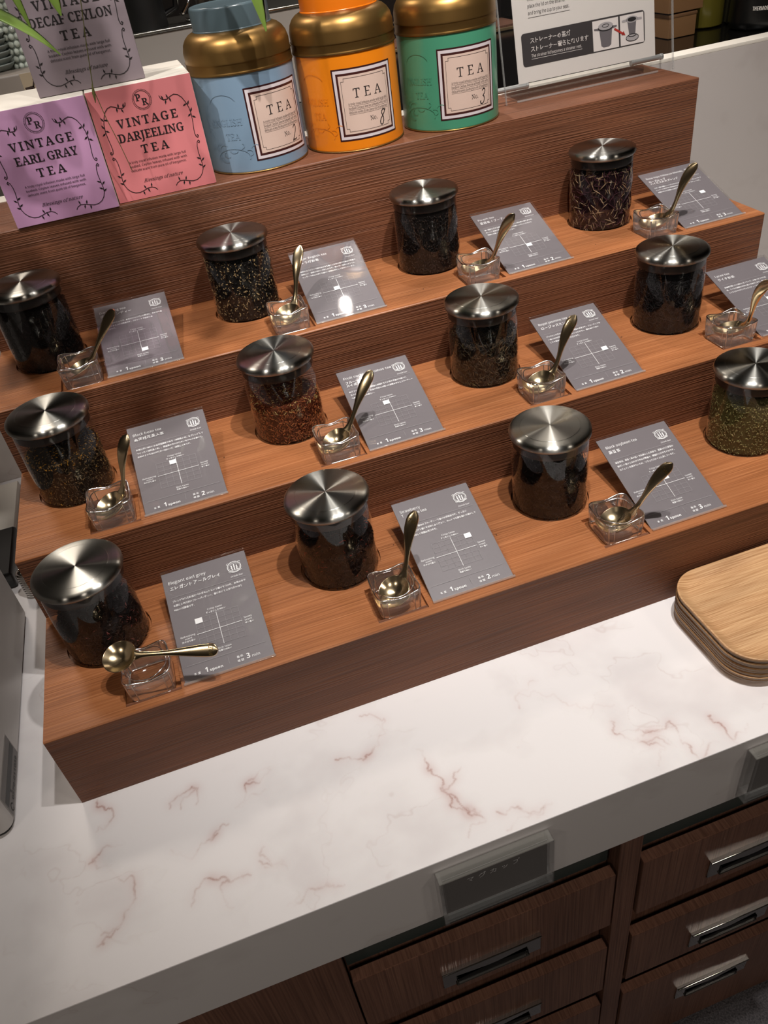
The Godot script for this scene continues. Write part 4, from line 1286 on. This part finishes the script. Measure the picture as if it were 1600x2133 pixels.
# ---------------------------------------------------------------- clear poster stand
func poster_stand() -> void:
	var o := thing("poster_stand", "clear acrylic poster stand with a white strainer notice and chrome bars", "poster stand", Vector3(1.0255, SY[4] + 0.0003, -0.683))
	var t := 0.19
	var b := Basis(Vector3.RIGHT, Vector3(0, cos(t), -sin(t)), Vector3(0, sin(t), cos(t)))
	var lay := Transform3D(b, Vector3.ZERO)
	part(o, "front_sheet", rbox(0.311, 0.36, 0.005, 0.0006), M.acrylic, lay)
	for s in [-1.0, 1.0]:
		part(o, "sheet_edge", rbox(0.0016, 0.3595, 0.0048, 0.0004), M.acrylic_edge, lay * at(s * 0.1549, 0.0002, 0))
	part(o, "base_sheet", rbox(0.262, 0.004, 0.078, 0.0006), M.acrylic, at(-0.003, 0, -0.042))
	part(o, "base_edge", rbox(0.262, 0.0028, 0.002, 0.0004), M.acrylic_edge, at(-0.003, 0.0001, -0.0035))
	for s in [-1.0, 1.0]:
		var x0 := -0.172 if s < 0 else 0.078
		var br := lathe([Vector2(0.0030, 0), Vector2(0.0048, 0.0006), Vector2(0.0048, 0.0050), Vector2(0.0042, 0.0056), Vector2(0.0042, 0.0555), Vector2(0.0048, 0.0562), Vector2(0.0048, 0.0604), Vector2(0.0030, 0.0610)], 24, [1, 2, 3, 4, 5, 6])
		var bar := part(o, "chrome_bar", br, M.bar, Transform3D(Basis(Vector3(0, 1, 0), Vector3(1, 0, 0), Vector3(0, 0, -1)), Vector3(x0, 0.0215, -0.010)))
		part(bar, "bar_end", lathe([Vector2(0.0033, 0.0), Vector2(0.0033, 0.0006)], 20), M.slot, at(0, 0.0607, 0))
	# the notice: x 0 = its left edge, y from its lower edge
	part(o, "notice", rbox(0.252, 0.33, 0.0006, 0.0001), mat(Color(0.78, 0.755, 0.73), 0.6), lay * at(-0.0025, 0.0265, -0.0035))
	var D := Acc.new()
	frrect(D, 0.0110, 0.0225, 0.2330, 0.0695, 0.005)
	part(o, "notice_dark_field", D, mat(Color(0.185, 0.165, 0.165), 0.55), lay * at(-0.1285, 0.0265, -0.0028))
	var W := Acc.new()
	fkana(W, "ストレーナーの蓋が", 0.0080, 0.0255, 0.0545, 0.0008, 0.0080)
	fkana(W, "ストレーナー置きになります", 0.0080, 0.0255, 0.0425, 0.0008, 0.0080)
	ftext(W, sans, "The strainer lid becomes a strainer rest.", 0.0044, 0.0265, 0.0345, 0.090)
	fline(W, [Vector2(0.0262, 0.0320), Vector2(0.1170, 0.0320)], 0.0005)
	frect(W, 0.1375, 0.0240, 0.1845, 0.0670)
	frect(W, 0.1875, 0.0240, 0.2310, 0.0670)
	part(o, "notice_lettering", W, mat(Color(0.80, 0.77, 0.75), 0.6), lay * at(-0.1285, 0.0265, -0.0026))
	var K := Acc.new()
	ftext(K, sans, "Once the desired strength is reached,", 0.0048, 0.0265, 0.1125, 0.082)
	ftext(K, sans, "place the lid on the strainer", 0.0048, 0.0265, 0.1030, 0.066)
	ftext(K, sans, "and bring the cup to your seat.", 0.0048, 0.0265, 0.0935, 0.072)
	fline(K, [Vector2(0.0262, 0.0895), Vector2(0.0990, 0.0895)], 0.0005)
	part(o, "notice_text", K, mat(Color(0.2, 0.18, 0.18), 0.6), lay * at(-0.1285, 0.0265, -0.0028))
	var grey := mat(Color(0.36, 0.34, 0.35), 0.5)
	var pale := mat(Color(0.58, 0.56, 0.56), 0.5)
	var dark := mat(Color(0.10, 0.09, 0.09), 0.5)
	var G := Acc.new()
	fpoly(G, PackedVector2Array([Vector2(0.1490, 0.0545), Vector2(0.1520, 0.0300), Vector2(0.1560, 0.0275), Vector2(0.1660, 0.0275), Vector2(0.1700, 0.0300), Vector2(0.1730, 0.0545)]))
	fpoly(G, PackedVector2Array([Vector2(0.2010, 0.0580), Vector2(0.2035, 0.0385), Vector2(0.2150, 0.0385), Vector2(0.2175, 0.0580)]))
	fpoly(G, PackedVector2Array([Vector2(0.1400, 0.0560), Vector2(0.1490, 0.0560), Vector2(0.1490, 0.0520), Vector2(0.1400, 0.0535)]))
	fpoly(G, PackedVector2Array([Vector2(0.1730, 0.0560), Vector2(0.1815, 0.0560), Vector2(0.1815, 0.0535), Vector2(0.1730, 0.0520)]))
	part(o, "notice_picture_grey", G, grey, lay * at(-0.1285, 0.0265, -0.0024))
	var P := Acc.new()
	fdisc(P, Vector2(0.1610, 0.0575), 0.0135, 0.0055, 0, 28)
	fpoly(P, PackedVector2Array([Vector2(0.1905, 0.0600), Vector2(0.2000, 0.0610), Vector2(0.2000, 0.0570), Vector2(0.1910, 0.0570)]))
	fpoly(P, PackedVector2Array([Vector2(0.2185, 0.0610), Vector2(0.2280, 0.0600), Vector2(0.2275, 0.0570), Vector2(0.2185, 0.0570)]))
	fdisc(P, Vector2(0.2092, 0.0595), 0.0108, 0.0048, 0, 24)
	fdisc(P, Vector2(0.2092, 0.0335), 0.0115, 0.0050, 0, 24)
	part(o, "notice_picture_pale", P, pale, lay * at(-0.1285, 0.0265, -0.0023))
	var Q := Acc.new()
	farc(Q, Vector2(0.1610, 0.0560), 0.0132, 0.0050, PI, TAU, 0.0014)
	farc(Q, Vector2(0.1610, 0.0580), 0.0060, 0.0022, 0, TAU, 0.0009)
	fdisc(Q, Vector2(0.2092, 0.0595), 0.0080, 0.0032, 0.0001, 20)
	farc(Q, Vector2(0.2092, 0.0335), 0.0115, 0.0050, 0, TAU, 0.0010)
	farc(Q, Vector2(0.2092, 0.0375), 0.0072, 0.0026, PI, TAU, 0.0012)
	part(o, "notice_picture_dark", Q, dark, lay * at(-0.1285, 0.0265, -0.0022))
	var RR := Acc.new()
	fline(RR, [Vector2(0.1775, 0.0505), Vector2(0.1930, 0.0410)], 0.0030)
	fpoly(RR, PackedVector2Array([Vector2(0.1965, 0.0388), Vector2(0.1895, 0.0398), Vector2(0.1933, 0.0452)]))
	part(o, "notice_arrow", RR, mat(Color(0.62, 0.16, 0.13), 0.5), lay * at(-0.1285, 0.0265, -0.0021))

# ---------------------------------------------------------------- clear frames on the worktop edge
func price_frames() -> void:
	for k in 2:
		var x0: float = 0.3487 if k == 0 else 0.7228
		var o := thing("sign_frame", ["clear block sign frame on the worktop edge, seen whole, with white writing", "clear block sign frame on the worktop edge, cut off by the picture edge"][k], "sign frame", Vector3(x0 + 0.065, -0.107, 0.2200), "clear sign frames on the worktop edge")
		part(o, "acrylic_block", rbox(0.130, 0.0915, 0.0150, 0.0006), M.acrylic, at(0, 0, 0.0078))
		part(o, "lower_bar", rbox(0.1285, 0.0165, 0.012, 0.0005), pane(0.18, Color(0.7, 0.7, 0.69)), at(0, 0.0008, 0.0072))
		for s in [-1.0, 1.0]:
			part(o, "side_bar", rbox(0.0050, 0.0895, 0.0135, 0.0004), pane(0.10, Color(0.7, 0.7, 0.69)), at(s * 0.0620, 0.0010, 0.0075))
		part(o, "top_bar", rbox(0.1285, 0.0022, 0.0138, 0.0004), pane(0.25, Color(0.6, 0.59, 0.56)), at(0, 0.0888, 0.0075))
		part(o, "grey_card", rbox(0.1185, 0.0720, 0.0010, 0.0002), mat(Color(0.43, 0.42, 0.41), 0.35), at(-0.001, 0.0180, 0.0105))
		if k == 0:
			var L := Acc.new()
			fkana(L, "マグカップ", 0.0095, -0.0345, 0.0690, 0.0007, 0.0128)
			part(o, "lettering", L, M.white_ink, at(0, 0, 0.0117))

# ---------------------------------------------------------------- stainless appliance at the edge
func appliance() -> void:
	var o := thing("drink_machine", "brushed stainless steel machine at the picture edge beside the display", "machine", Vector3(-0.224, 0.0, -0.1795))
	part(o, "housing", rbox(0.30, 0.30, 0.38, 0.005, 0.014, 5), M.stainless, at(0, 0.004, 0))
	part(o, "base_gasket", rbox(0.292, 0.006, 0.372, 0.001, 0.012, 4), M.black)
	# notice label on its side, read from the display
	var face := Transform3D(Basis(Vector3(0, 0, -1), Vector3(0, 1, 0), Vector3(1, 0, 0)), Vector3(0.1502, 0, 0))
	var lab := Node3D.new()
	lab.name = "side_label"
	o.add_child(lab)
	lab.transform = face * at(-0.1270, 0, 0)
	# x from 0 (front) to 0.095 (rear)
	var P := Acc.new()
	frect(P, -0.047, 0.0085, 0.047, 0.0460)
	part(lab, "label_border", P, mat(Color(0.62, 0.60, 0.58), 0.5))
	P = Acc.new()
	frect(P, -0.0458, 0.0097, 0.0458, 0.0448, 0.0001)
	part(lab, "label_face", P, mat(Color(0.40, 0.385, 0.375), 0.5))
	P = Acc.new()
	frect(P, -0.043, 0.0225, 0.044, 0.0330, 0.0002)
	part(lab, "label_stripe", P, mat(Color(0.17, 0.17, 0.17), 0.5))
	P = Acc.new()
	ftext(P, bold, "0570-011039", 0.0050, -0.0255, 0.0118, 0.062, 0, false, 0, 0.0003)
	farc(P, Vector2(-0.036, 0.0145), 0.0042, 0.0042, 0, TAU * 0.8, 0.0010, 0.0003)
	ftext(P, sans, "ー", 0.003, -0.02, 0.019, 0.0, 0, false, 0, 0.0003)
	part(lab, "lettering", P, mat(Color(0.10, 0.10, 0.10), 0.5))
	# coiled steel hose behind it
	var pts := []
	for k in 241:
		var a := TAU * k / 24.0
		pts.append(Vector3(0.0105 * cos(a), 0.004 + 0.0042 * k / 24.0, 0.0105 * sin(a)))
	var c := part(self, "coil_hose", tube(pts, [0.0028], 8), M.chrome, at(-0.0640, OY, -0.4080))
	tag(c, "short upright coil of shiny steel hose behind the stainless machine", "hose")
	var d := part(self, "power_unit", rbox(0.12, 0.030, 0.13, 0.004), M.black, at(-0.150, OY, -0.500))
	tag(d, "low black box on the marble behind the stainless machine", "box")
	var e := part(self, "marble_tile", rbox(0.20, 0.012, 0.15, 0.001), M.white, at(-0.2, OY, -0.660))
	tag(e, "pale slab on the worktop behind the low black box", "slab")

# ---------------------------------------------------------------- behind the display
func background() -> void:
	var rear := thing("rear_counter", "rear counter clad in marble with shade-tinted front, lit white top strip and black top", "counter", Vector3(0.6, -OY, -1.17))
	part(rear, "marble_front", rbox(4.2, OY + 0.4655, 0.037, 0.0008), M.marble_shaded, at(0, 0, 0.3860))
	part(rear, "lit_marble_top", rbox(4.2, 0.006, 0.037, 0.0006), M.white, at(0, OY + 0.4655, 0.3860))  # top of the marble panel, its strong light put in as white
	part(rear, "black_top", rbox(4.2, 0.03, 0.76, 0.001), mat(Color(0.035, 0.032, 0.03), 0.12), at(0, OY + 0.4414, -0.0140))
	part(rear, "counter_body", rbox(4.18, OY + 0.44, 0.74, 0.001), M.drawer, at(0, 0, -0.012))
	var led := thing("raised_ledge", "raised grey ledge with a bright steel front edge behind the tins", "ledge", Vector3(-0.05, 0.4718, -1.13))
	part(led, "ledge_body", rbox(1.60, 0.152, 0.18, 0.001), mat(Color(0.62, 0.59, 0.56), 0.5))
	part(led, "steel_top", rbox(1.604, 0.005, 0.186, 0.001), M.steel, at(0, 0.1518, 0))
	# dark pot on the ledge
	var pot := thing("coffee_pot", "matt black round pot on the raised ledge behind the grey tea box", "pot", Vector3(0.3640, 0.6275, -1.088))
	part(pot, "pot_body", lathe([Vector2(0.034, 0.0), Vector2(0.0365, 0.003), Vector2(0.0330, 0.10), Vector2(0.028, 0.12), Vector2(0.0, 0.122)], 48), mat(Color(0.05, 0.05, 0.05), 0.5))
	part(pot, "pot_handle", tube([Vector3(0.030, 0.095, 0.0), Vector3(0.052, 0.092, 0.0), Vector3(0.062, 0.06, 0.0), Vector3(0.056, 0.025, 0.0), Vector3(0.034, 0.018, 0.0)], [0.0055], 10), M.black)
	var sc := thing("metal_scoop", "small polished metal scoop leaning by the dark pot", "scoop", Vector3(0.432, 0.6275, -1.080))
	part(sc, "scoop_pan", rbox(0.028, 0.006, 0.045, 0.002, 0.006, 4), M.chrome, Transform3D(Basis(Vector3(0, 0, 1), 0.8), Vector3(0.004, 0.022, 0)))
	part(sc, "scoop_handle", tube([Vector3(0.0, 0.005, 0), Vector3(0.02, 0.001, 0.01), Vector3(0.045, 0.003, 0.012)], [0.003], 8), M.chrome)
	var tb := thing("glass_tumbler", "tall clear glass tumbler on the ledge behind the blue tin", "glass", Vector3(0.475, 0.6275, -1.10))
	part(tb, "glass_wall", lathe([Vector2(0.032, 0.13), Vector2(0.030, 0.004), Vector2(0.027, 0.0)], 40, [], false, true), M.glass)
	# left corner: ribbed cups, beaded glass and a print-covered bag
	for k in 6:
		var cup := thing("ribbed_cup", ["bottom grey cup of the ribbed stack at the corner", "second grey cup from the bottom of the ribbed stack", "third grey cup of the ribbed stack", "fourth grey cup of the ribbed stack", "fifth grey cup of the ribbed stack", "top grey cup of the ribbed stack at the corner"][k], "cup", Vector3(0.090, 0.6180 + k * 0.0085, -0.985), "stack of grey cups")
		part(cup, "cup_body", lathe([Vector2(0.030, 0.0), Vector2(0.036, 0.002), Vector2(0.042, 0.008), Vector2(0.0425, 0.0095), Vector2(0.041, 0.0102), Vector2(0.034, 0.004), Vector2(0.0, 0.0025)], 48), mat(Color(0.60, 0.63, 0.61), 0.35))
	var bg := thing("gift_bag", "clear-fronted beige bag with a small brown deer print behind the grey box", "bag", Vector3(0.105, 0.4722, -0.93))
	part(bg, "bag_body", rbox(0.150, 0.146, 0.07, 0.003), mat(Color(0.50, 0.465, 0.43), 0.5))
	var DP := Acc.new()
	var deer := mat(Color(0.16, 0.09, 0.06), 0.6)
	fpoly(DP, PackedVector2Array([Vector2(0.036, 0.126), Vector2(0.050, 0.127), Vector2(0.051, 0.120), Vector2(0.037, 0.119)]))
	for lx in [0.037, 0.041, 0.046, 0.050]:
		fline(DP, [Vector2(lx, 0.121), Vector2(lx + 0.0005, 0.104)], 0.0016)
	fline(DP, [Vector2(0.049, 0.126), Vector2(0.053, 0.134)], 0.0024)
	fdisc(DP, Vector2(0.054, 0.135), 0.003, 0.002, 0, 10)
	fline(DP, [Vector2(0.054, 0.136), Vector2(0.052, 0.142)], 0.0007)
	fline(DP, [Vector2(0.055, 0.136), Vector2(0.057, 0.142)], 0.0007)
	part(bg, "deer_print", DP, deer, at(0, 0, 0.0353))
	part(bg, "bag_strip", rbox(0.024, 0.145, 0.001, 0.0003), mat(Color(0.60, 0.54, 0.45), 0.5), at(0.046, 0.0006, 0.0346))
	var bd := thing("beaded_canister", "beaded pale glass canister behind the grey tea box at the corner", "canister", Vector3(0.150, 0.4722, -1.02))
	part(bd, "canister_wall", lathe([Vector2(0.030, 0.0), Vector2(0.032, 0.01), Vector2(0.032, 0.27), Vector2(0.028, 0.28)], 40), mat(Color(0.55, 0.58, 0.55), 0.2))
	var bead := SphereMesh.new()
	bead.radius = 0.0048
	bead.height = 0.0096
	bead.radial_segments = 12
	bead.rings = 8
	var mmesh := MultiMesh.new()
	mmesh.transform_format = MultiMesh.TRANSFORM_3D
	mmesh.mesh = bead
	mmesh.instance_count = 20 * 24
	for k in 20 * 24:
		var a := TAU * (k % 20 + 0.5 * ((k / 20) % 2)) / 20.0
		mmesh.set_instance_transform(k, Transform3D(Basis.IDENTITY, Vector3(cos(a) * 0.032, 0.02 + 0.0105 * (k / 20), sin(a) * 0.032)))
	var mi := MultiMeshInstance3D.new()
	mi.name = "glass_beads"
	mi.multimesh = mmesh
	mi.material_override = mat(Color(0.82, 0.85, 0.80), 0.08, 0.0, 0.8)
	mi.set_meta("kind", "stuff")
	bd.add_child(mi)
	# right corner
	var wb := ["lower plain wooden box on the black rear counter", "upper wooden box stacked on the lower one on the rear counter"]
	for k in 2:
		var o := thing("wooden_box", wb[k], "box", Vector3(1.352 + 0.004 * k, 0.4722 + k * 0.0425, -0.945), "two wooden boxes on the rear counter")
		part(o, "box_body", rbox(0.060 + 0.016 * k, 0.040, 0.07, 0.001), mat(Color(0.46, 0.33, 0.20), 0.6))
		part(o, "box_rim", rbox(0.062 + 0.016 * k, 0.006, 0.072, 0.001), mat(Color(0.40, 0.28, 0.17), 0.6), at(0, 0.034, 0))
	for k in 2:
		var o := thing("glass_bottle", ["squat jar of yellow-green oil on the rear counter", "narrow clear bottle between the oil jar and the black flask"][k], "bottle", Vector3(1.440 + 0.058 * k, 0.4722, -0.965 + 0.02 * k))
		var g := crystal(Color(0.86, 0.84, 0.55, 0.25) if k == 0 else Color(0.9, 0.9, 0.85, 0.2))
		part(o, "bottle_glass", lathe([Vector2(0.030 - 0.012 * k, 0.0), Vector2(0.036 - 0.014 * k, 0.003), Vector2(0.036 - 0.014 * k, 0.085), Vector2(0.024 - 0.01 * k, 0.10), Vector2(0.016 - 0.006 * k, 0.12)], 40), mat(Color(0.36, 0.33, 0.12), 0.15) if k == 0 else mat(Color(0.22, 0.21, 0.15), 0.15))
		part(o, "bottle_cap", lathe([Vector2(0.017 - 0.006 * k, 0.120), Vector2(0.017 - 0.006 * k, 0.135)], 32), M.steel)
	var th := thing("vacuum_flask", "matt black vacuum flask with small pale lettering on the rear counter", "flask", Vector3(1.494, 0.4722, -0.866))
	part(th, "flask_body", lathe([Vector2(0.050, 0.0), Vector2(0.056, 0.004), Vector2(0.058, 0.015), Vector2(0.055, 0.10), Vector2(0.046, 0.16), Vector2(0.040, 0.17)], 56), mat(Color(0.012, 0.011, 0.011), 0.35))
	part(th, "flask_lid", lathe([Vector2(0.038, 0.170), Vector2(0.040, 0.174), Vector2(0.038, 0.205), Vector2(0.0, 0.208)], 48), M.black)
	var TL := Acc.new()
	ftext(TL, bold, "THERMOS", 0.0065, 0, 0, 0.027, 1)
	TL.bend(0.0578)
	part(th, "lettering", TL, mat(Color(0.85, 0.83, 0.80), 0.5), Transform3D(Basis(Vector3.UP, -0.72), Vector3(0, 0.034, 0)))
	# shelf of yellow sweets boxes seen through the poster stand
	var sh := thing("rear_shelf", "dark wooden rack with a pale lip behind the poster stand", "shelf", Vector3(1.05, 0.4722, -1.42))
	part(sh, "shelf_board", rbox(0.36, 0.012, 0.12, 0.001), M.drawer)
	part(sh, "shelf_lip", rbox(0.36, 0.006, 0.004, 0.0005), mat(Color(0.5, 0.42, 0.3), 0.5), at(0, 0.001, 0.062))
	part(sh, "shelf_back", rbox(0.36, 0.30, 0.012, 0.001), mat(Color(0.08, 0.05, 0.045), 0.6), at(0, 0, -0.06))
	for k in 4:
		var o := thing("sweets_box", "yellow sweets carton with a red band, %s along the rack behind the poster stand" % ["first", "second", "third", "fourth"][k], "carton", Vector3(0.985 + 0.043 * k, 0.4845, -1.40), "yellow sweets cartons")
		part(o, "carton_body", rbox(0.040, 0.050, 0.05, 0.001), mat(Color(0.78, 0.52, 0.13), 0.4))
		part(o, "carton_band", rbox(0.0406, 0.012, 0.0506, 0.0005), mat(Color(0.62, 0.14, 0.10), 0.4), at(0, 0.026, 0))
	# black scale at the far end of the display
	var bs := thing("kitchen_scale", "black machine with chrome knob behind the far end of the display", "scale", Vector3(1.300, 0.0, -0.560))
	part(bs, "scale_body", rbox(0.20, 0.075, 0.16, 0.006), M.black)
	part(bs, "scale_plate", rbox(0.19, 0.006, 0.15, 0.003), M.steel, at(0, 0.080, 0))
	part(bs, "plate_post", rbox(0.06, 0.008, 0.06, 0.001), M.black, at(0, 0.0735, 0))
	part(bs, "knob", lathe([Vector2(0.014, 0.0), Vector2(0.016, 0.002), Vector2(0.016, 0.012), Vector2(0.012, 0.015)], 32), M.chrome, Transform3D(Basis(Vector3.RIGHT, PI / 2), Vector3(-0.062, 0.04, 0.080)))

# ---------------------------------------------------------------- trailing plant above the boxes
func leaf_shape(base: Vector3, tip: Vector3, w: float, face: Vector3, sag: float) -> Acc:
	var A := Acc.new()
	var n := 12
	var d := (tip - base)
	var side := d.cross(face).normalized()
	var up := side.cross(d).normalized()
	var rings := []
	for i in n + 1:
		var t := float(i) / n
		var ww := w * pow(sin(PI * clampf(t * 0.97 + 0.02, 0.0, 1.0)), 0.8) * (1.15 - 0.45 * t) / 2 + 0.0004
		var c := base + d * t + up * sag * 4.0 * t * (1.0 - t)
		rings.append(PackedVector3Array([c - side * ww + up * ww * 0.25, c - side * ww * 0.5 + up * ww * 0.08, c - up * 0.0004, c + side * ww * 0.5 + up * ww * 0.08, c + side * ww + up * ww * 0.25, c + side * ww * 0.5 + up * (ww * 0.08 + 0.0006), c + up * 0.0004, c - side * ww * 0.5 + up * (ww * 0.08 + 0.0006)]))
	A.loft(rings)
	return A

func plant() -> void:
	var o := thing("trailing_plant", "green trailing plant hanging in front of the grey tea box and tins", "plant", Vector3.ZERO)
	var hub := Vector3(0.20, 1.30, -0.36)
	part(o, "pot", lathe([Vector2(0.07, 0.0), Vector2(0.075, 0.003), Vector2(0.10, 0.13), Vector2(0.104, 0.133), Vector2(0.096, 0.134), Vector2(0.09, 0.12), Vector2(0.0, 0.118)], 40), mat(Color(0.25, 0.22, 0.2), 0.6), at(hub.x, hub.y, hub.z))
	part(o, "pot_cord", tube([hub + Vector3(0, 0.11, 0), hub + Vector3(0, 0.735, 0)], [0.002], 6), M.black)
	# [base, tip, width, sag]: first the leaves in view, then those above the frame that shade the boxes
	var L := [
		[Vector3(0.130, 0.738, -0.50), Vector3(0.2250, 0.6712, -0.50), 0.019, 0.012], [Vector3(0.186, 0.775, -0.50), Vector3(0.2035, 0.699, -0.50), 0.010, 0.004], [Vector3(0.225, 0.790, -0.50), Vector3(0.2395, 0.708, -0.50), 0.024, 0.004],
		[Vector3(0.452, 0.815, -0.56), Vector3(0.4790, 0.6495, -0.56), 0.036, 0.003],
	]
	var lamp := Vector3(0.75, 1.97, 0.40)
	var lamp2 := Vector3(0.51, 1.97, 0.25)
	# [where a tip's shade falls, where the leaf's base shade falls, height of the leaf, width, which lamp]
	var S := [
		[Vector3(0.20, 0.375, -0.60), Vector3(0.205, 0.47, -0.60), 0.90, 0.055, 0], [Vector3(0.12, 0.40, -0.60), Vector3(0.14, 0.50, -0.60), 0.92, 0.06, 0], [Vector3(0.30, 0.39, -0.60), Vector3(0.27, 0.50, -0.60), 0.92, 0.05, 1], [Vector3(0.05, 0.36, -0.60), Vector3(0.07, 0.47, -0.60), 0.95, 0.07, 0],
		[Vector3(0.25, 0.63, -0.63), Vector3(0.22, 0.74, -0.63), 0.98, 0.07, 0], [Vector3(0.31, 0.66, -0.63), Vector3(0.27, 0.78, -0.63), 1.0, 0.07, 0], [Vector3(0.19, 0.62, -0.63), Vector3(0.21, 0.74, -0.63), 1.0, 0.07, 0], [Vector3(0.24, 0.65, -0.63), Vector3(0.26, 0.76, -0.63), 1.02, 0.08, 1],
		[Vector3(0.26, 0.50, -0.61), Vector3(0.25, 0.60, -0.61), 0.96, 0.035, 0], [Vector3(0.10, 0.32, -0.45), Vector3(0.04, 0.33, -0.52), 0.94, 0.08, 0], [Vector3(0.02, 0.31, -0.45), Vector3(0.06, 0.36, -0.58), 0.97, 0.09, 1],
		[Vector3(0.17, 0.33, -0.48), Vector3(0.20, 0.36, -0.58), 0.98, 0.06, 1], [Vector3(0.05, 0.32, -0.42), Vector3(0.10, 0.34, -0.50), 1.0, 0.09, 1], [Vector3(0.31, 0.34, -0.55), Vector3(0.33, 0.42, -0.60), 0.94, 0.05, 0],
		[Vector3(0.06, 0.42, -0.50), Vector3(0.05, 0.47, -0.60), 0.93, 0.11, 2], [Vector3(0.17, 0.36, -0.58), Vector3(0.18, 0.44, -0.60), 0.95, 0.09, 2], [Vector3(0.02, 0.33, -0.45), Vector3(0.05, 0.40, -0.58), 0.90, 0.11, 2], [Vector3(0.13, 0.33, -0.47), Vector3(0.12, 0.38, -0.56), 0.92, 0.10, 2], [Vector3(0.30, 0.38, -0.60), Vector3(0.28, 0.44, -0.60), 0.98, 0.08, 2],
		[Vector3(0.21, 0.36, -0.54), Vector3(0.19, 0.41, -0.58), 0.93, 0.08, 0], [Vector3(0.17, 0.34, -0.50), Vector3(0.15, 0.38, -0.56), 0.96, 0.08, 1], [Vector3(0.03, 0.38, -0.60), Vector3(0.03, 0.47, -0.60), 0.95, 0.10, 0], [Vector3(0.32, 0.37, -0.60), Vector3(0.31, 0.46, -0.60), 0.95, 0.07, 0],
		[Vector3(0.06, 0.42, -0.50), Vector3(0.05, 0.45, -0.60), 0.93, 0.11, 0], [Vector3(0.07, 0.40, -0.52), Vector3(0.03, 0.45, -0.58), 0.96, 0.12, 1], [Vector3(0.13, 0.32, -0.50), Vector3(0.10, 0.36, -0.58), 0.93, 0.09, 0], [Vector3(0.02, 0.40, -0.60), Vector3(0.01, 0.50, -0.60), 0.93, 0.10, 1],
		[Vector3(0.22, 0.35, -0.58), Vector3(0.24, 0.43, -0.60), 0.94, 0.07, 1], [Vector3(0.20, 0.32, -0.46), Vector3(0.19, 0.34, -0.54), 0.95, 0.06, 0], [Vector3(0.335, 0.36, -0.60), Vector3(0.32, 0.46, -0.60), 0.97, 0.06, 1],
	]
	for s in S:
		var q: Vector3 = [lamp, lamp2, Vector3(-0.35, 1.97, -0.02)][s[4]]
		var pts := []
		for e in 2:
			var p: Vector3 = s[e]
			pts.append(p + (q - p) * ((s[2] + 0.05 * e - p.y) / (q.y - p.y)))
		var d: Vector3 = pts[0] - pts[1]
		if d.length() < 0.07:
			pts[1] = pts[0] - d.normalized() * 0.07
		L.append([pts[1], pts[0], s[3] * 0.75, 0.006])
	var i := 0
	for l in L:
		var face := Vector3(0.25, 0.75, 0.6) if i > 3 else Vector3(0.1, 0.85, 0.5)
		if i == 3:
			face = Vector3(0.5, 0.2, 0.85)
		part(o, "leaf", leaf_shape(l[0], l[1], l[2], face, l[3]), M.leaf)
		var b: Vector3 = l[0]
		var top := hub + Vector3(0.05 * cos(i * 2.4), 0.125, 0.05 * sin(i * 2.4))
		var mid := hub + Vector3(0.115 * cos(i * 2.4), 0.12, 0.115 * sin(i * 2.4))
		var c1 := Vector3(mid.x, lerpf(mid.y, b.y, 0.4), mid.z)
		var st := []
		for k in 9:
			st.append(top.bezier_interpolate(mid + Vector3(0, 0.03, 0), c1, b, k / 8.0))
		part(o, "stem", tube(st, [0.0016, 0.0013, 0.0011], 6), M.stem)
		i += 1
	# the bare runner in front of the boxes
	part(o, "runner", tube([Vector3(0.262, 0.80, -0.55), Vector3(0.2665, 0.722, -0.56), Vector3(0.256, 0.67, -0.565), Vector3(0.2475, 0.622, -0.57), Vector3(0.2450, 0.612, -0.572)], [0.0006], 6), M.stem)
	part(o, "runner", tube([Vector3(0.2475, 0.622, -0.57), Vector3(0.252, 0.585, -0.575), Vector3(0.259, 0.55, -0.578), Vector3(0.2640, 0.517, -0.580)], [0.0005], 6), M.stem)
	part(o, "runner", tube([Vector3(0.262, 0.80, -0.55), Vector3(0.25, 1.1, -0.45), hub + Vector3(0.08, 0.12, -0.02)], [0.0008], 6), M.stem)
	part(o, "leaf_bud", tube([Vector3(0.2480, 0.628, -0.57), Vector3(0.2465, 0.617, -0.571), Vector3(0.2450, 0.606, -0.572)], [0.0005, 0.0022, 0.0004], 8), M.stem)

func crumbs() -> void:
	# a few spilt tea leaves, most of them beside the jars
	var rng := RandomNumberGenerator.new()
	rng.seed = 31
	var A := Acc.new()
	for i in 46:
		var k := rng.randi_range(1, 3)
		var c := rng.randi_range(0, 3)
		var p := Vector3(JX[c] + rng.randf_range(-0.09, 0.20), SY[k], SZ[k] - rng.randf_range(0.02, 0.18))
		if absf(p.x - JX[c] - 0.0435) < 0.034 and SZ[k] - p.z < 0.08 or Vector2(p.x - JX[c], p.z - SZ[k] + 0.1329).length() < 0.054 or p.x < 0.01 or p.x > SW - 0.01:
			continue
		var l := rng.randf_range(0.0008, 0.0026)
		A.add(rbox(l, 0.0006, 0.0007, 0.0001), Transform3D(Basis(Vector3.UP, rng.randf() * TAU), p))
	var o := part(self, "tea_crumbs", A, mat(Color(0.07, 0.045, 0.03), 0.8), at(0, OY, 0))
	o.set_meta("kind", "stuff")
	tag(o, "few tiny dark tea crumbs spilt on the wooden steps", "crumbs")
